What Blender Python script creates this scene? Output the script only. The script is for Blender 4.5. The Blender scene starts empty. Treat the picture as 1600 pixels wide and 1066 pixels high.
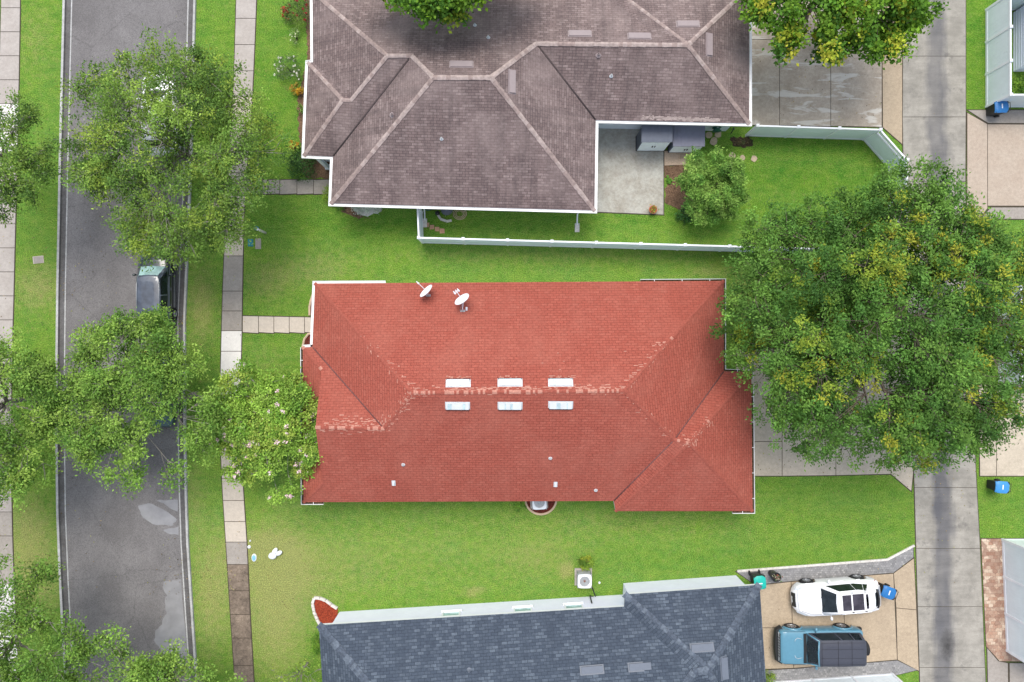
import bpy, math, random
import numpy as np
from mathutils import Vector, Matrix
from mathutils.bvhtree import BVHTree
random.seed(7)
RNG = np.random.default_rng(11)
scene = bpy.context.scene
COL = scene.collection
R = math.radians
# ---------------------------------------------------------------- camera (a drone looking straight down)
H = 39.5                      # flying height in metres
KPX = H / 1067.0              # metres on the ground per photo pixel
cam_d = bpy.data.cameras.new('camera'); cam_d.sensor_width = 36.0; cam_d.lens = 24.0
cam_d.clip_start = 0.5; cam_d.clip_end = 2000
cam = bpy.data.objects.new('camera', cam_d); COL.objects.link(cam)
cam.location = (0, 0, H); cam.rotation_euler = (0, 0, 0)
scene.camera = cam
# ---------------------------------------------------------------- sky, sun, exposure
SUN_EL, SUN_AZ = R(64), R(-8)          # azimuth from +Y towards +X
world = bpy.data.worlds.new('World'); scene.world = world; world.use_nodes = True
wn = world.node_tree
sky = wn.nodes.new('ShaderNodeTexSky'); sky.sky_type = 'NISHITA'; sky.sun_disc = False
sky.sun_elevation = SUN_EL; sky.sun_rotation = SUN_AZ
sky.air_density = 1.0; sky.dust_density = 2.0; sky.ozone_density = 1.0
hs = wn.nodes.new('ShaderNodeHueSaturation'); hs.inputs['Saturation'].default_value = .55      # thin overcast: a pale, greyish sky
wn.links.new(sky.outputs[0], hs.inputs['Color']); wn.links.new(hs.outputs[0], wn.nodes['Background'].inputs[0])
wn.nodes['Background'].inputs[1].default_value = 0.13
sl = bpy.data.lights.new('sun', 'SUN'); sl.energy = 1.25; sl.angle = R(34); sl.color = (1.0, 0.95, 0.87)
sun = bpy.data.objects.new('sun', sl); COL.objects.link(sun)
sd = Vector((math.sin(SUN_AZ) * math.cos(SUN_EL), math.cos(SUN_AZ) * math.cos(SUN_EL), math.sin(SUN_EL)))
sun.rotation_euler = sd.to_track_quat('Z', 'Y').to_euler(); sun.location = (0, 0, 60)
scene.view_settings.view_transform = 'Standard'; scene.view_settings.look = 'None'
scene.view_settings.exposure = 1.0; scene.view_settings.gamma = 1.0
scene.cycles.max_bounces = 6

# ---------------------------------------------------------------- helpers
def P(px, py, z=0.0):
    """world point at height z that the photograph shows at (px, py)"""
    s = KPX * (1 - z / H)
    return Vector(((px - 800) * s, (533 - py) * s, z))

WL = {}
def tag(o, label=None, cat=None, group=None, kind=None):
    if label: o['label'] = label
    if cat: o['category'] = cat
    if group: o['group'] = group
    if kind: o['kind'] = kind
    return o
def thing(name, label, cat, loc=(0, 0, 0), rz=0, group=None):
    o = bpy.data.objects.new(name, None); COL.objects.link(o)
    o.empty_display_size = 0.2
    o.location = loc; o.rotation_euler = (0, 0, rz); WL[o.name] = Vector(loc)
    return tag(o, label, cat, group)

class MB:
    def __init__(s): s.v = []; s.f = []; s.m = []; s.sm = []
    def poly(s, pts, m=0, smooth=False):
        n = len(s.v); s.v += [tuple(p) for p in pts]; s.f.append(tuple(range(n, n + len(pts)))); s.m.append(m); s.sm.append(smooth); return s
    def add(s, verts, faces, m=0, smooth=False):
        n = len(s.v); s.v += [tuple(p) for p in verts]
        for f in faces: s.f.append(tuple(i + n for i in f)); s.m.append(m); s.sm.append(smooth)
        return s
    def prism(s, pts, z0, z1, m=0, side=None, bottom=True):
        a = sum(pts[i][0] * pts[(i + 1) % len(pts)][1] - pts[(i + 1) % len(pts)][0] * pts[i][1] for i in range(len(pts)))
        if a < 0: pts = list(pts)[::-1]
        n = len(pts); k = len(s.v)
        s.v += [(p[0], p[1], z0) for p in pts] + [(p[0], p[1], z1) for p in pts]
        s.f.append(tuple(range(k + n, k + 2 * n))); s.m.append(m); s.sm.append(False)
        if bottom: s.f.append(tuple(range(k + n - 1, k - 1, -1))); s.m.append(m); s.sm.append(False)
        for i in range(n):
            j = (i + 1) % n
            s.f.append((k + i, k + j, k + n + j, k + n + i)); s.m.append(m if side is None else side); s.sm.append(False)
        return s
    def frame_box(s, c, u, v, w, su, sv, sw, m=0):
        """box centred at c with axes u,v,w and full sizes"""
        c = Vector(c); u = Vector(u) * su / 2; v = Vector(v) * sv / 2; w = Vector(w) * sw / 2
        V = [c + a * u + b * v + d * w for d in (-1, 1) for b in (-1, 1) for a in (-1, 1)]
        F = [(0, 2, 3, 1), (4, 5, 7, 6), (0, 1, 5, 4), (2, 6, 7, 3), (0, 4, 6, 2), (1, 3, 7, 5)]
        return s.add(V, F, m)
    def box(s, c, size, rz=0, m=0):
        ca, sa = math.cos(rz), math.sin(rz)
        return s.frame_box(c, (ca, sa, 0), (-sa, ca, 0), (0, 0, 1), size[0], size[1], size[2], m)
    def tube(s, pts, rad, n=8, m=0, caps=True, smooth=True):
        pts = [Vector(p) for p in pts]
        if not hasattr(rad, '__len__'): rad = [rad] * len(pts)
        k = len(s.v); prev = None
        for i, p in enumerate(pts):
            d = (pts[min(i + 1, len(pts) - 1)] - pts[max(i - 1, 0)])
            d = d.normalized() if d.length > 1e-9 else Vector((0, 0, 1))
            a = prev if prev is not None else (Vector((1, 0, 0)) if abs(d.x) < .9 else Vector((0, 1, 0)))
            a = (a - d * a.dot(d)).normalized(); prev = a; b = d.cross(a)
            for j in range(n):
                t = 2 * math.pi * j / n
                s.v.append(tuple(p + (a * math.cos(t) + b * math.sin(t)) * rad[i]))
        for i in range(len(pts) - 1):
            for j in range(n):
                q = (j + 1) % n
                s.f.append((k + i * n + j, k + i * n + q, k + (i + 1) * n + q, k + (i + 1) * n + j)); s.m.append(m); s.sm.append(smooth)
        if caps:
            s.f.append(tuple(k + j for j in range(n))[::-1]); s.m.append(m); s.sm.append(False)
            e = k + (len(pts) - 1) * n
            s.f.append(tuple(e + j for j in range(n))); s.m.append(m); s.sm.append(False)
        return s
    def lathe(s, prof, c, axis=(0, 0, 1), n=24, m=0, smooth=True):
        """prof = [(radius, height along axis)]"""
        c = Vector(c); d = Vector(axis).normalized()
        a = Vector((1, 0, 0)) if abs(d.x) < .9 else Vector((0, 1, 0)); a = (a - d * a.dot(d)).normalized(); b = d.cross(a)
        k = len(s.v)
        for r, h in prof:
            for j in range(n):
                t = 2 * math.pi * j / n
                s.v.append(tuple(c + d * h + (a * math.cos(t) + b * math.sin(t)) * r))
        for i in range(len(prof) - 1):
            for j in range(n):
                q = (j + 1) % n
                s.f.append((k + i * n + j, k + i * n + q, k + (i + 1) * n + q, k + (i + 1) * n + j)); s.m.append(m); s.sm.append(smooth)
        return s
    def sweep(s, path, prof, closed=False, m=0, mats=None):
        """path: world points, prof: [(offset to the right of travel, height)] closed section, mitred"""
        pts = [Vector(p) for p in path]; n = len(pts); k = len(s.v); np_ = len(prof)
        for i, p in enumerate(pts):
            a = pts[(i - 1) % n] if (closed or i > 0) else None
            b = pts[(i + 1) % n] if (closed or i < n - 1) else None
            d1 = (p - a).normalized() if a is not None else None
            d2 = (b - p).normalized() if b is not None else None
            if d1 is None: d1 = d2
            if d2 is None: d2 = d1
            n1 = Vector((d1.y, -d1.x, 0)).normalized(); n2 = Vector((d2.y, -d2.x, 0)).normalized()
            nn = (n1 + n2); nn = nn.normalized() if nn.length > 1e-6 else n1
            sc = 1 / max(.35, nn.dot(n1))
            for o, h in prof: s.v.append(tuple(p + nn * o * sc + Vector((0, 0, h))))
        for i in range(n if closed else n - 1):
            i2 = (i + 1) % n
            for j in range(np_):
                q = (j + 1) % np_
                s.f.append((k + i * np_ + j, k + i2 * np_ + j, k + i2 * np_ + q, k + i * np_ + q)); s.m.append(mats[j] if mats else m); s.sm.append(False)
        if not closed:
            s.f.append(tuple(k + j for j in range(np_))); s.m.append(m); s.sm.append(False)
            e = k + (n - 1) * np_
            s.f.append(tuple(e + j for j in range(np_))[::-1]); s.m.append(m); s.sm.append(False)
        return s
    def blob(s, c, r, m=0, n=10, k=6, jitter=0.0, rnd=random):
        c = Vector(c); pr = []
        base = len(s.v)
        for i in range(k + 1):
            ph = math.pi * i / k - math.pi / 2
            for j in range(n):
                t = 2 * math.pi * j / n; q = 1 + rnd.uniform(-jitter, jitter)
                s.v.append((c.x + r[0] * math.cos(ph) * math.cos(t) * q, c.y + r[1] * math.cos(ph) * math.sin(t) * q, c.z + r[2] * math.sin(ph) * q))
        for i in range(k):
            for j in range(n):
                q = (j + 1) % n
                s.f.append((base + i * n + j, base + i * n + q, base + (i + 1) * n + q, base + (i + 1) * n + j)); s.m.append(m); s.sm.append(True)
        return s
    def build(s, name, mats, parent=None, world=True, uv=False, fixn=False):
        me = bpy.data.meshes.new(name)
        off = Vector((0, 0, 0))
        if parent is not None and world:
            off = WL.get(parent.name, off)
        me.from_pydata([(x - off.x, y - off.y, z - off.z) for x, y, z in s.v], [], s.f)
        if not isinstance(mats, (list, tuple)): mats = [mats]
        for q in mats: me.materials.append(q)
        me.polygons.foreach_set('material_index', s.m)
        me.polygons.foreach_set('use_smooth', s.sm)
        if uv:
            ul = me.uv_layers.new(name='UVMap')
            for p in me.polygons:
                nrm = p.normal
                u = Vector((0, 0, 1)).cross(nrm)
                u = u.normalized() if u.length > 1e-4 else Vector((1, 0, 0))
                v = nrm.cross(u)
                for li in p.loop_indices:
                    co = me.vertices[me.loops[li].vertex_index].co
                    ul.data[li].uv = (co.dot(u), co.dot(v))
        me.update()
        o = bpy.data.objects.new(name, me); COL.objects.link(o)
        if parent is not None: o.parent = parent
        WL[o.name] = off.copy()
        return o

# ---------------------------------------------------------------- materials
class NT:
    def __init__(s, name):
        s.mat = bpy.data.materials.new(name); s.mat.use_nodes = True
        s.t = s.mat.node_tree; s.b = s.t.nodes['Principled BSDF']
    def n(s, typ, **kw):
        q = s.t.nodes.new(typ)
        for k, v in kw.items(): setattr(q, k, v)
        return q
    def l(s, a, b): s.t.links.new(a, b)
    def val(s, sock, v):
        if hasattr(v, 'links'): s.l(v, sock)
        else: sock.default_value = v
    def pos(s, obj=False):
        if obj: return s.n('ShaderNodeTexCoord').outputs['Object']
        return s.n('ShaderNodeNewGeometry').outputs['Position']
    def mapping(s, vec, scale=(1, 1, 1), loc=(0, 0, 0)):
        m = s.n('ShaderNodeMapping'); s.l(vec, m.inputs[0]); m.inputs['Scale'].default_value = scale; m.inputs['Location'].default_value = loc
        return m.outputs[0]
    def noise(s, vec, scale, detail=4, rough=.55, out=0, dist=0):
        q = s.n('ShaderNodeTexNoise'); s.l(vec, q.inputs['Vector'])
        q.inputs['Scale'].default_value = scale; q.inputs['Detail'].default_value = detail; q.inputs['Roughness'].default_value = rough
        q.inputs['Distortion'].default_value = dist
        return q.outputs[out]
    def ramp(s, fac, stops):
        q = s.n('ShaderNodeValToRGB'); s.l(fac, q.inputs[0]); e = q.color_ramp.elements
        while len(e) < len(stops): e.new(.5)
        for i, (p, c) in enumerate(stops):
            e[i].position = p; e[i].color = (c, c, c, 1) if not hasattr(c, '__len__') else (*c, 1)
        return q.outputs[0]
    def mix(s, fac, a, b, mode='MIX'):
        q = s.n('ShaderNodeMix', data_type='RGBA', blend_type=mode)
        s.val(q.inputs[0], fac)
        for sock, v in ((q.inputs[6], a), (q.inputs[7], b)):
            if hasattr(v, 'links'): s.l(v, sock)
            elif hasattr(v, '__len__'): sock.default_value = (*v[:3], 1)
            else: sock.default_value = (v, v, v, 1)
        return q.outputs[2]
    def math(s, op, a, b=0.0, c=0.0):
        q = s.n('ShaderNodeMath', operation=op)
        for i, v in enumerate((a, b, c)): s.val(q.inputs[i], v)
        return q.outputs[0]
    def attr(s, name, out='Fac'):
        q = s.n('ShaderNodeAttribute'); q.attribute_name = name; return q.outputs[out]
    def bump(s, h, strength=.3, dist=.01):
        q = s.n('ShaderNodeBump'); s.l(h, q.inputs['Height']); q.inputs['Strength'].default_value = strength; q.inputs['Distance'].default_value = dist
        s.l(q.outputs[0], s.b.inputs['Normal'])
    def done(s, col=None, rough=.8, spec=.3, metal=0.0):
        if col is not None: s.val(s.b.inputs['Base Color'], col if hasattr(col, 'links') else (*col, 1))
        s.val(s.b.inputs['Roughness'], rough); s.b.inputs['Specular IOR Level'].default_value = spec; s.b.inputs['Metallic'].default_value = metal
        return s.mat

def simple(name, col, rough=.6, spec=.4, metal=0, var=.12, scale=6, bump=0, coat=0, obj=False):
    t = NT(name); p = t.pos(obj)
    nz = t.noise(p, scale, 5, .6)
    f = t.ramp(nz, [(.3, 1 - var), (.7, 1 + var * .6)])
    c = t.mix(1.0, col, f, 'MULTIPLY')
    if bump: t.bump(t.noise(p, scale * 6, 3), bump, .01)
    if coat: t.b.inputs['Coat Weight'].default_value = coat; t.b.inputs['Coat Roughness'].default_value = .05
    return t.done(c, rough, spec, metal)

def m_lawn():
    t = NT('lawn_grass'); p = t.pos()
    tone = t.attr('tone'); dry = t.attr('dry')
    big = t.noise(p, .35, 4, .6); mid = t.noise(p, 2.2, 5, .7); fine = t.noise(p, 17, 4, .75); vf = t.noise(p, 34, 2, .7)
    col = t.mix(tone, (.056, .192, .022), (.155, .285, .062))
    f1 = t.ramp(big, [(.3, 0.0), (.7, 1.0)])
    col = t.mix(t.math('MULTIPLY', f1, .55), col, (.18, .305, .028))
    f2 = t.ramp(mid, [(.38, .0), (.66, 1.0)])
    col = t.mix(t.math('MULTIPLY', f2, .52), col, (.050, .150, .018))
    f3 = t.ramp(t.noise(t.mapping(p, (.8, 1.5, 1), (7, 3, 0)), 1.6, 6, .75), [(.40, 0.0), (.68, 1.0)])
    col = t.mix(t.math('MULTIPLY', f3, .42), col, (.260, .345, .055))
    # straw-coloured thin patches
    dn = t.math('ADD', t.math('MULTIPLY', dry, 1.0), t.math('SUBTRACT', t.math('MULTIPLY', t.noise(p, 3.1, 6, .75), 1.5), .84))
    dm = t.ramp(dn, [(.0, 0.0), (.55, 1.0)])
    col = t.mix(t.math('MULTIPLY', dm, .62), col, (.34, .30, .125))
    # blade-scale grain
    g = t.ramp(fine, [(.30, .36), (.5, .95), (.70, 1.75)])
    col = t.mix(1.0, col, g, 'MULTIPLY')
    g2 = t.ramp(vf, [(.3, .58), (.7, 1.45)])
    col = t.mix(1.0, col, g2, 'MULTIPLY')
    yel = t.ramp(t.noise(p, 9, 3, .8), [(.52, 0.0), (.66, 1.0)])
    col = t.mix(t.math('MULTIPLY', yel, .40), col, (.27, .36, .08))
    t.bump(t.math('ADD', fine, vf), .55, .05)
    return t.done(col, .95, .03)
def m_asphalt():
    t = NT('asphalt'); p = t.pos()
    v = t.n('ShaderNodeTexVoronoi'); t.l(p, v.inputs['Vector']); v.inputs['Scale'].default_value = 26
    sp = t.ramp(v.outputs['Color'], [(.1, .76), (.8, 1.20)])
    big = t.ramp(t.noise(p, .5, 5, .6), [(.3, .82), (.7, 1.14)])
    wet = t.ramp(t.noise(t.mapping(p, (.35, .22, 1)), 1.0, 5, .6), [(.42, 0.0), (.60, 1.0)])
    c = t.mix(1.0, (.180, .170, .168), sp, 'MULTIPLY'); c = t.mix(1.0, c, big, 'MULTIPLY')
    c = t.mix(t.math('MULTIPLY', wet, .35), c, (.100, .092, .090))
    g = t.ramp(t.noise(p, 60, 2, .6), [(.3, .72), (.7, 1.3)])
    c = t.mix(1.0, c, g, 'MULTIPLY')
    # faint hairline cracks
    cv = t.n('ShaderNodeTexVoronoi', feature='DISTANCE_TO_EDGE'); 
    wp = t.mix(.25, p, t.noise(p, 1.7, 4, .7, out=1)); t.l(wp, cv.inputs['Vector']); cv.inputs['Scale'].default_value = .28
    ck = t.ramp(cv.outputs['Distance'], [(.0, .78), (.006, 1.0)])
    c = t.mix(1.0, c, ck, 'MULTIPLY')
    t.bump(t.noise(p, 45, 3), .4, .01)
    return t.done(c, .85, .3)
def m_concrete(name, col, stain=(.30, .27, .22), amt=.4, fine=.25, speck=0.0, streak=None):
    t = NT(name); p = t.pos()
    a = t.ramp(t.noise(p, .9, 6, .65), [(.35, 0.0), (.7, 1.0)])
    c = t.mix(t.math('MULTIPLY', a, amt), col, stain)
    b = t.ramp(t.noise(p, 6, 5, .7), [(.3, 1 - fine * .7), (.7, 1 + fine * .5)])
    c = t.mix(1.0, c, b, 'MULTIPLY')
    s_ = t.ramp(t.noise(p, 48, 2, .6), [(.3, 1 - fine * .8 - speck), (.7, 1 + fine * .6 + speck)])
    c = t.mix(1.0, c, s_, 'MULTIPLY')
    if streak:
        q = t.ramp(t.noise(t.mapping(p, streak), 1.0, 6, .6, dist=.6), [(.54, 0.0), (.60, 1.0)])
        c = t.mix(t.math('MULTIPLY', q, .75), c, (.60, .57, .51))
    t.bump(t.noise(p, 30, 3), .25, .006)
    return t.done(c, .88, .25)
def m_alley():
    t = NT('alley_concrete'); p = t.pos()
    sx = t.n('ShaderNodeSeparateXYZ'); t.l(p, sx.inputs[0])
    a = t.ramp(t.noise(p, .8, 7, .72), [(.38, 0.0), (.62, 1.0)])
    c = t.mix(t.math('MULTIPLY', a, .7), (.37, .345, .30), (.205, .192, .165))
    a2 = t.ramp(t.noise(t.mapping(p, (.9, .9, 1), (5, 9, 0)), 1.1, 6, .7), [(.58, 0.0), (.68, 1.0)])
    c = t.mix(t.math('MULTIPLY', a2, .55), c, (.13, .122, .112))
    wob = t.math('MULTIPLY', t.math('SUBTRACT', t.noise(p, .6, 3), .5), .9)
    cx = t.math('ADD', t.math('ADD', sx.outputs[0], t.math('MULTIPLY', sx.outputs[1], .014)), wob)
    d = t.math('ABSOLUTE', t.math('SUBTRACT', cx, 24.75))
    m = t.ramp(t.math('ADD', d, t.math('MULTIPLY', t.noise(t.mapping(p, (3, .25, 1)), 1.0, 6, .7), .5)), [(.55, 1.0), (1.0, 0.0)])
    m = t.math('MULTIPLY', m, t.ramp(t.noise(t.mapping(p, (.4, .16, 1), (3, 1, 0)), 1.0, 3, .6), [(.3, .35), (.65, 1.0)]))
    c = t.mix(t.math('MULTIPLY', m, 1.0), c, (.105, .105, .115))
    # one oil-dark spot low in the lane
    dx = t.math('MULTIPLY', t.math('SUBTRACT', sx.outputs[0], 25.2), 1.25); dy = t.math('MULTIPLY', t.math('ADD', sx.outputs[1], 17.6), .62)
    dd = t.math('SQRT', t.math('ADD', t.math('MULTIPLY', dx, dx), t.math('MULTIPLY', dy, dy)))
    om = t.ramp(t.math('ADD', dd, t.math('MULTIPLY', t.noise(p, 2.5, 5, .7), .7)), [(.45, 1.0), (1.5, 0.0)])
    c = t.mix(t.math('MULTIPLY', om, .85), c, (.045, .043, .042))
    st = t.ramp(t.noise(t.mapping(p, (.5, 3, 1)), 1.0, 5, .7), [(.3, .86), (.7, 1.10)])
    c = t.mix(1.0, c, st, 'MULTIPLY')
    f = t.ramp(t.noise(p, 40, 3, .6), [(.3, .80), (.7, 1.18)]); c = t.mix(1.0, c, f, 'MULTIPLY')
    t.bump(t.noise(p, 30, 3), .25, .006)
    return t.done(c, .85, .3)
def m_paver(name, c1, c2, c3, w=.22, h=.11, mortar=(.12, .11, .10), rot=0):
    t = NT(name); p = t.pos()
    mp = t.n('ShaderNodeMapping'); t.l(p, mp.inputs[0]); mp.inputs['Rotation'].default_value = (0, 0, rot)
    b = t.n('ShaderNodeTexBrick'); t.l(mp.outputs[0], b.inputs['Vector'])
    b.inputs['Color1'].default_value = (*c1, 1); b.inputs['Color2'].default_value = (*c2, 1); b.inputs['Mortar'].default_value = (*mortar, 1)
    b.inputs['Scale'].default_value = 1; b.inputs['Brick Width'].default_value = w; b.inputs['Row Height'].default_value = h; b.inputs['Mortar Size'].default_value = .006
    v = t.n('ShaderNodeTexVoronoi'); t.l(t.mapping(mp.outputs[0], (1 / w, 1 / h / 1.3, 1)), v.inputs['Vector']); v.inputs['Scale'].default_value = .8
    m = t.ramp(v.outputs['Color'], [(.3, 0.0), (.62, 1.0)])
    c = t.mix(t.math('MULTIPLY', m, .7), b.outputs[0], c3)
    g = t.ramp(t.noise(p, 20, 3), [(.3, .8), (.7, 1.15)]); c = t.mix(1.0, c, g, 'MULTIPLY')
    t.bump(b.outputs['Fac'], -.4, .01)
    return t.done(c, .85, .25)
def m_shingle(name, c1, c2, mortar, streak, streak_amt, light, light_amt, w=.33, h=.145, patch=None):
    t = NT(name)
    uv = t.n('ShaderNodeUVMap').outputs[0]; p = t.pos(True)
    b = t.n('ShaderNodeTexBrick'); t.l(uv, b.inputs['Vector'])
    b.inputs['Color1'].default_value = (*c1, 1); b.inputs['Color2'].default_value = (*c2, 1); b.inputs['Mortar'].default_value = (*mortar, 1)
    b.inputs['Scale'].default_value = 1; b.inputs['Brick Width'].default_value = w; b.inputs['Row Height'].default_value = h
    b.inputs['Mortar Size'].default_value = .016; b.inputs['Mortar Smooth'].default_value = .6; b.inputs['Bias'].default_value = 0
    c = b.outputs[0]
    # random single tabs lighter (granule loss)
    mb = t.n('ShaderNodeTexBrick'); t.l(uv, mb.inputs['Vector'])
    mb.inputs['Color1'].default_value = (0, 0, 0, 1); mb.inputs['Color2'].default_value = (1, 1, 1, 1); mb.inputs['Mortar'].default_value = (0, 0, 0, 1)
    mb.inputs['Scale'].default_value = 1; mb.inputs['Brick Width'].default_value = w; mb.inputs['Row Height'].default_value = h; mb.inputs['Mortar Size'].default_value = .012
    mb.inputs['Bias'].default_value = .0; mb.inputs['Mortar Smooth'].default_value = .3
    tab = t.math('MULTIPLY', t.ramp(mb.outputs[0], [(.55, 0.0), (.95, 1.0)]), t.ramp(t.noise(uv, .8, 4, .7), [(.35, .25), (.7, 1.0)]))
    c = t.mix(t.math('MULTIPLY', tab, light_amt), c, light)
    # rain streaks running down the slope
    s1 = t.noise(t.mapping(uv, (1.5, .16, 1)), 1.0, 6, .7)
    s2 = t.noise(t.mapping(uv, (5.5, .5, 1), (4, 2, 0)), 1.0, 5, .7)
    sm = t.ramp(t.math('ADD', t.math('MULTIPLY', s1, .6), t.math('MULTIPLY', s2, .4)), [(.42, 0.0), (.60, 1.0)])
    c = t.mix(t.math('MULTIPLY', sm, streak_amt), c, streak)
    if patch:
        pm = t.ramp(t.noise(uv, .33, 5, .65), [(.45, 0.0), (.66, 1.0)])
        c = t.mix(t.math('MULTIPLY', pm, patch[1]), c, patch[0])
    g = t.ramp(t.noise(p, 38, 3, .7), [(.28, .74), (.72, 1.25)]); c = t.mix(1.0, c, g, 'MULTIPLY')
    g = t.ramp(t.noise(p, 7, 3, .7), [(.3, .86), (.7, 1.13)]); c = t.mix(1.0, c, g, 'MULTIPLY')
    t.bump(t.math('SUBTRACT', t.noise(p, 50, 2), t.math('MULTIPLY', b.outputs['Fac'], .9)), .5, .012)
    return t.done(c, .92, .2)
def m_leaf(name='leaf'):
    t = NT(name)
    c = t.attr('tint', 'Color')
    t.done(c, .6, .15)
    tr = t.n('ShaderNodeBsdfTranslucent'); t.l(t.mix(1.0, c, (1.3, 1.35, .6), 'MULTIPLY'), tr.inputs[0])
    mx = t.n('ShaderNodeMixShader'); mx.inputs[0].default_value = .22
    t.l(t.b.outputs[0], mx.inputs[1]); t.l(tr.outputs[0], mx.inputs[2])
    t.l(mx.outputs[0], t.t.nodes['Material Output'].inputs[0])
    return t.mat
def m_mulch(name, c1, c2):
    t = NT(name); p = t.pos()
    v = t.n('ShaderNodeTexVoronoi'); t.l(t.mapping(p, (1, 1.6, 1)), v.inputs['Vector']); v.inputs['Scale'].default_value = 16
    c = t.mix(t.ramp(v.outputs['Color'], [(.1, 0.0), (.9, 1.0)]), c1, c2)
    c = t.mix(1.0, c, t.ramp(t.noise(p, 30, 3, .8), [(.3, .5), (.7, 1.4)]), 'MULTIPLY')
    t.bump(v.outputs['Distance'], .8, .04)
    return t.done(c, .95, .1)
def m_glass(name, col=(.008, .013, .016)):
    t = NT(name); p = t.pos(True)
    c = t.mix(t.ramp(t.noise(p, 2.4, 4, .6), [(.4, 0.0), (.65, 1.0)]), col, tuple(x * 1.6 + .008 for x in col))  # lighter noise patches paint soft reflections into the glass colour
    return t.done(c, .08, .5)
M = {}
M['lawn'] = m_lawn(); M['asphalt'] = m_asphalt()
M['conc'] = m_concrete('sidewalk_concrete', (.44, .40, .365), (.28, .24, .21), .5, .16)
M['conc_w'] = m_concrete('new_concrete', (.74, .71, .67), (.60, .57, .52), .3, .12)
M['conc_b'] = m_concrete('beige_concrete', (.56, .49, .41), (.46, .40, .33), .3, .16)
M['conc_g'] = m_concrete('grey_brown_concrete', (.36, .325, .29), (.27, .235, .20), .5, .2)
M['conc_d'] = m_concrete('damp_concrete', (.27, .21, .16), (.115, .088, .068), .95, .5)
M['curb'] = m_concrete('kerb_concrete', (.50, .50, .49), (.30, .29, .275), .7, .35)
M['gutter_c'] = m_concrete('gutter_concrete', (.15, .145, .145), (.085, .078, .073), .8, .35)
M['joint'] = simple('joint_soil', (.075, .062, .045), .95, .1)
M['alley'] = m_alley()
M['agg'] = m_concrete('exposed_aggregate', (.47, .375, .265), (.35, .275, .195), .6, .22, .12)
M['agg_r'] = m_concrete('pinkish_aggregate', (.42, .34, .27), (.50, .43, .35), .5, .2, .10)
M['drive_b'] = m_concrete('stained_driveway', (.47, .405, .33), (.31, .255, .195), .8, .25, .04, streak=(.45, 2.2, 1))
M['drive_t'] = m_concrete('pale_driveway', (.56, .485, .38), (.43, .37, .285), .6, .2, .06)
M['patio'] = m_concrete('patio_concrete', (.47, .46, .41), (.30, .27, .22), .9, .3)
M['paver_g'] = m_paver('grey_pavers', (.19, .19, .19), (.36, .35, .34), (.24, .235, .235), .15, .12, (.12, .115, .11))
M['paver_r'] = m_paver('red_tan_pavers', (.38, .22, .15), (.62, .50, .38), (.25, .14, .10), .26, .20, (.20, .17, .13))
M['paver_t'] = m_paver('tan_pavers', (.50, .36, .25), (.43, .31, .22), (.55, .42, .31), .5, .4, (.16, .14, .10))
M['white'] = simple('white_vinyl', (.80, .82, .85), .45, .4, var=.05, scale=1.5)
M['panel'] = simple('vinyl_panel_sky_tint', (.76, .83, .86), .45, .4, var=.05, scale=1.5)  # blue skylight tint painted into the panel faces; rails and posts stay white
M['wall'] = simple('white_stucco', (.80, .81, .93), .8, .3, var=.05, scale=1.2, bump=.3)
M['wall_p'] = simple('pale_grey_stucco', (.68, .75, .82), .8, .3, var=.06, scale=1.2, bump=.3)
M['gutter'] = simple('white_gutter', (.82, .82, .80), .4, .4, var=.08, scale=3)
M['debris'] = m_mulch('leaf_litter', (.03, .022, .016), (.12, .09, .05))
M['red'] = m_shingle('red_shingles', (.325, .083, .057), (.352, .093, .064), (.190, .046, .034), (.265, .066, .047), .45, (.40, .15, .11), .28, patch=((.37, .125, .09), .4))
M['red_cap'] = simple('red_ridge_shingle', (.32, .088, .062), .92, .2, var=.25, scale=9)
M['red_pale'] = simple('worn_ridge_shingle', (.48, .225, .17), .92, .2, var=.3, scale=14)
M['brown'] = m_shingle('brown_shingles', (.185, .137, .130), (.215, .160, .152), (.095, .070, .068), (.085, .066, .066), .62, (.40, .32, .30), .6, patch=((.30, .235, .22), .55), w=.33, h=.14)
M['brown_cap'] = simple('pale_brown_ridge_shingle', (.39, .315, .29), .92, .2, var=.3, scale=6)
M['brown_cap2'] = simple('mid_brown_ridge_shingle', (.31, .24, .22), .92, .2, var=.3, scale=6)
M['grey'] = m_shingle('blue_grey_shingles', (.058, .074, .100), (.082, .102, .132), (.034, .043, .058), (.042, .054, .074), .5, (.17, .205, .245), .6, w=.33, h=.16)
M['grey_cap'] = simple('blue_grey_ridge_shingle', (.125, .150, .185), .9, .25, var=.4, scale=8)
M['grey_cap2'] = simple('dark_ridge_shingle', (.085, .104, .135), .9, .25, var=.4, scale=8)
M['vent_w'] = simple('white_metal', (.56, .59, .61), .35, .5, var=.10, scale=3)
M['vent_b'] = simple('taupe_metal', (.275, .225, .225), .5, .4, var=.06)
M['vent_g'] = simple('slate_metal', (.14, .16, .195), .45, .4, var=.06)
M['dark'] = simple('dark_slot', (.03, .03, .035), .7, .2)
M['metal'] = simple('galvanised_metal', (.45, .46, .47), .4, .5, .4, var=.2)
M['bark'] = simple('bark', (.16, .13, .105), .95, .1, var=.45, scale=14, bump=.6)
M['bark_l'] = simple('grey_bark', (.27, .245, .215), .95, .1, var=.4, scale=14, bump=.6)
M['leaf'] = m_leaf()
M['mulch_r'] = m_mulch('red_mulch', (.42, .075, .035), (.20, .035, .02))
M['mulch_d'] = m_mulch('dark_red_mulch', (.20, .04, .03), (.09, .03, .022))
M['mulch_b'] = m_mulch('brown_mulch', (.26, .16, .10), (.12, .075, .05))
M['edging'] = simple('tan_concrete_edging', (.60, .44, .31), .85, .2, var=.15, scale=5)
M['stone'] = simple('pale_block', (.66, .62, .57), .85, .2, var=.25, scale=9, bump=.4)
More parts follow.
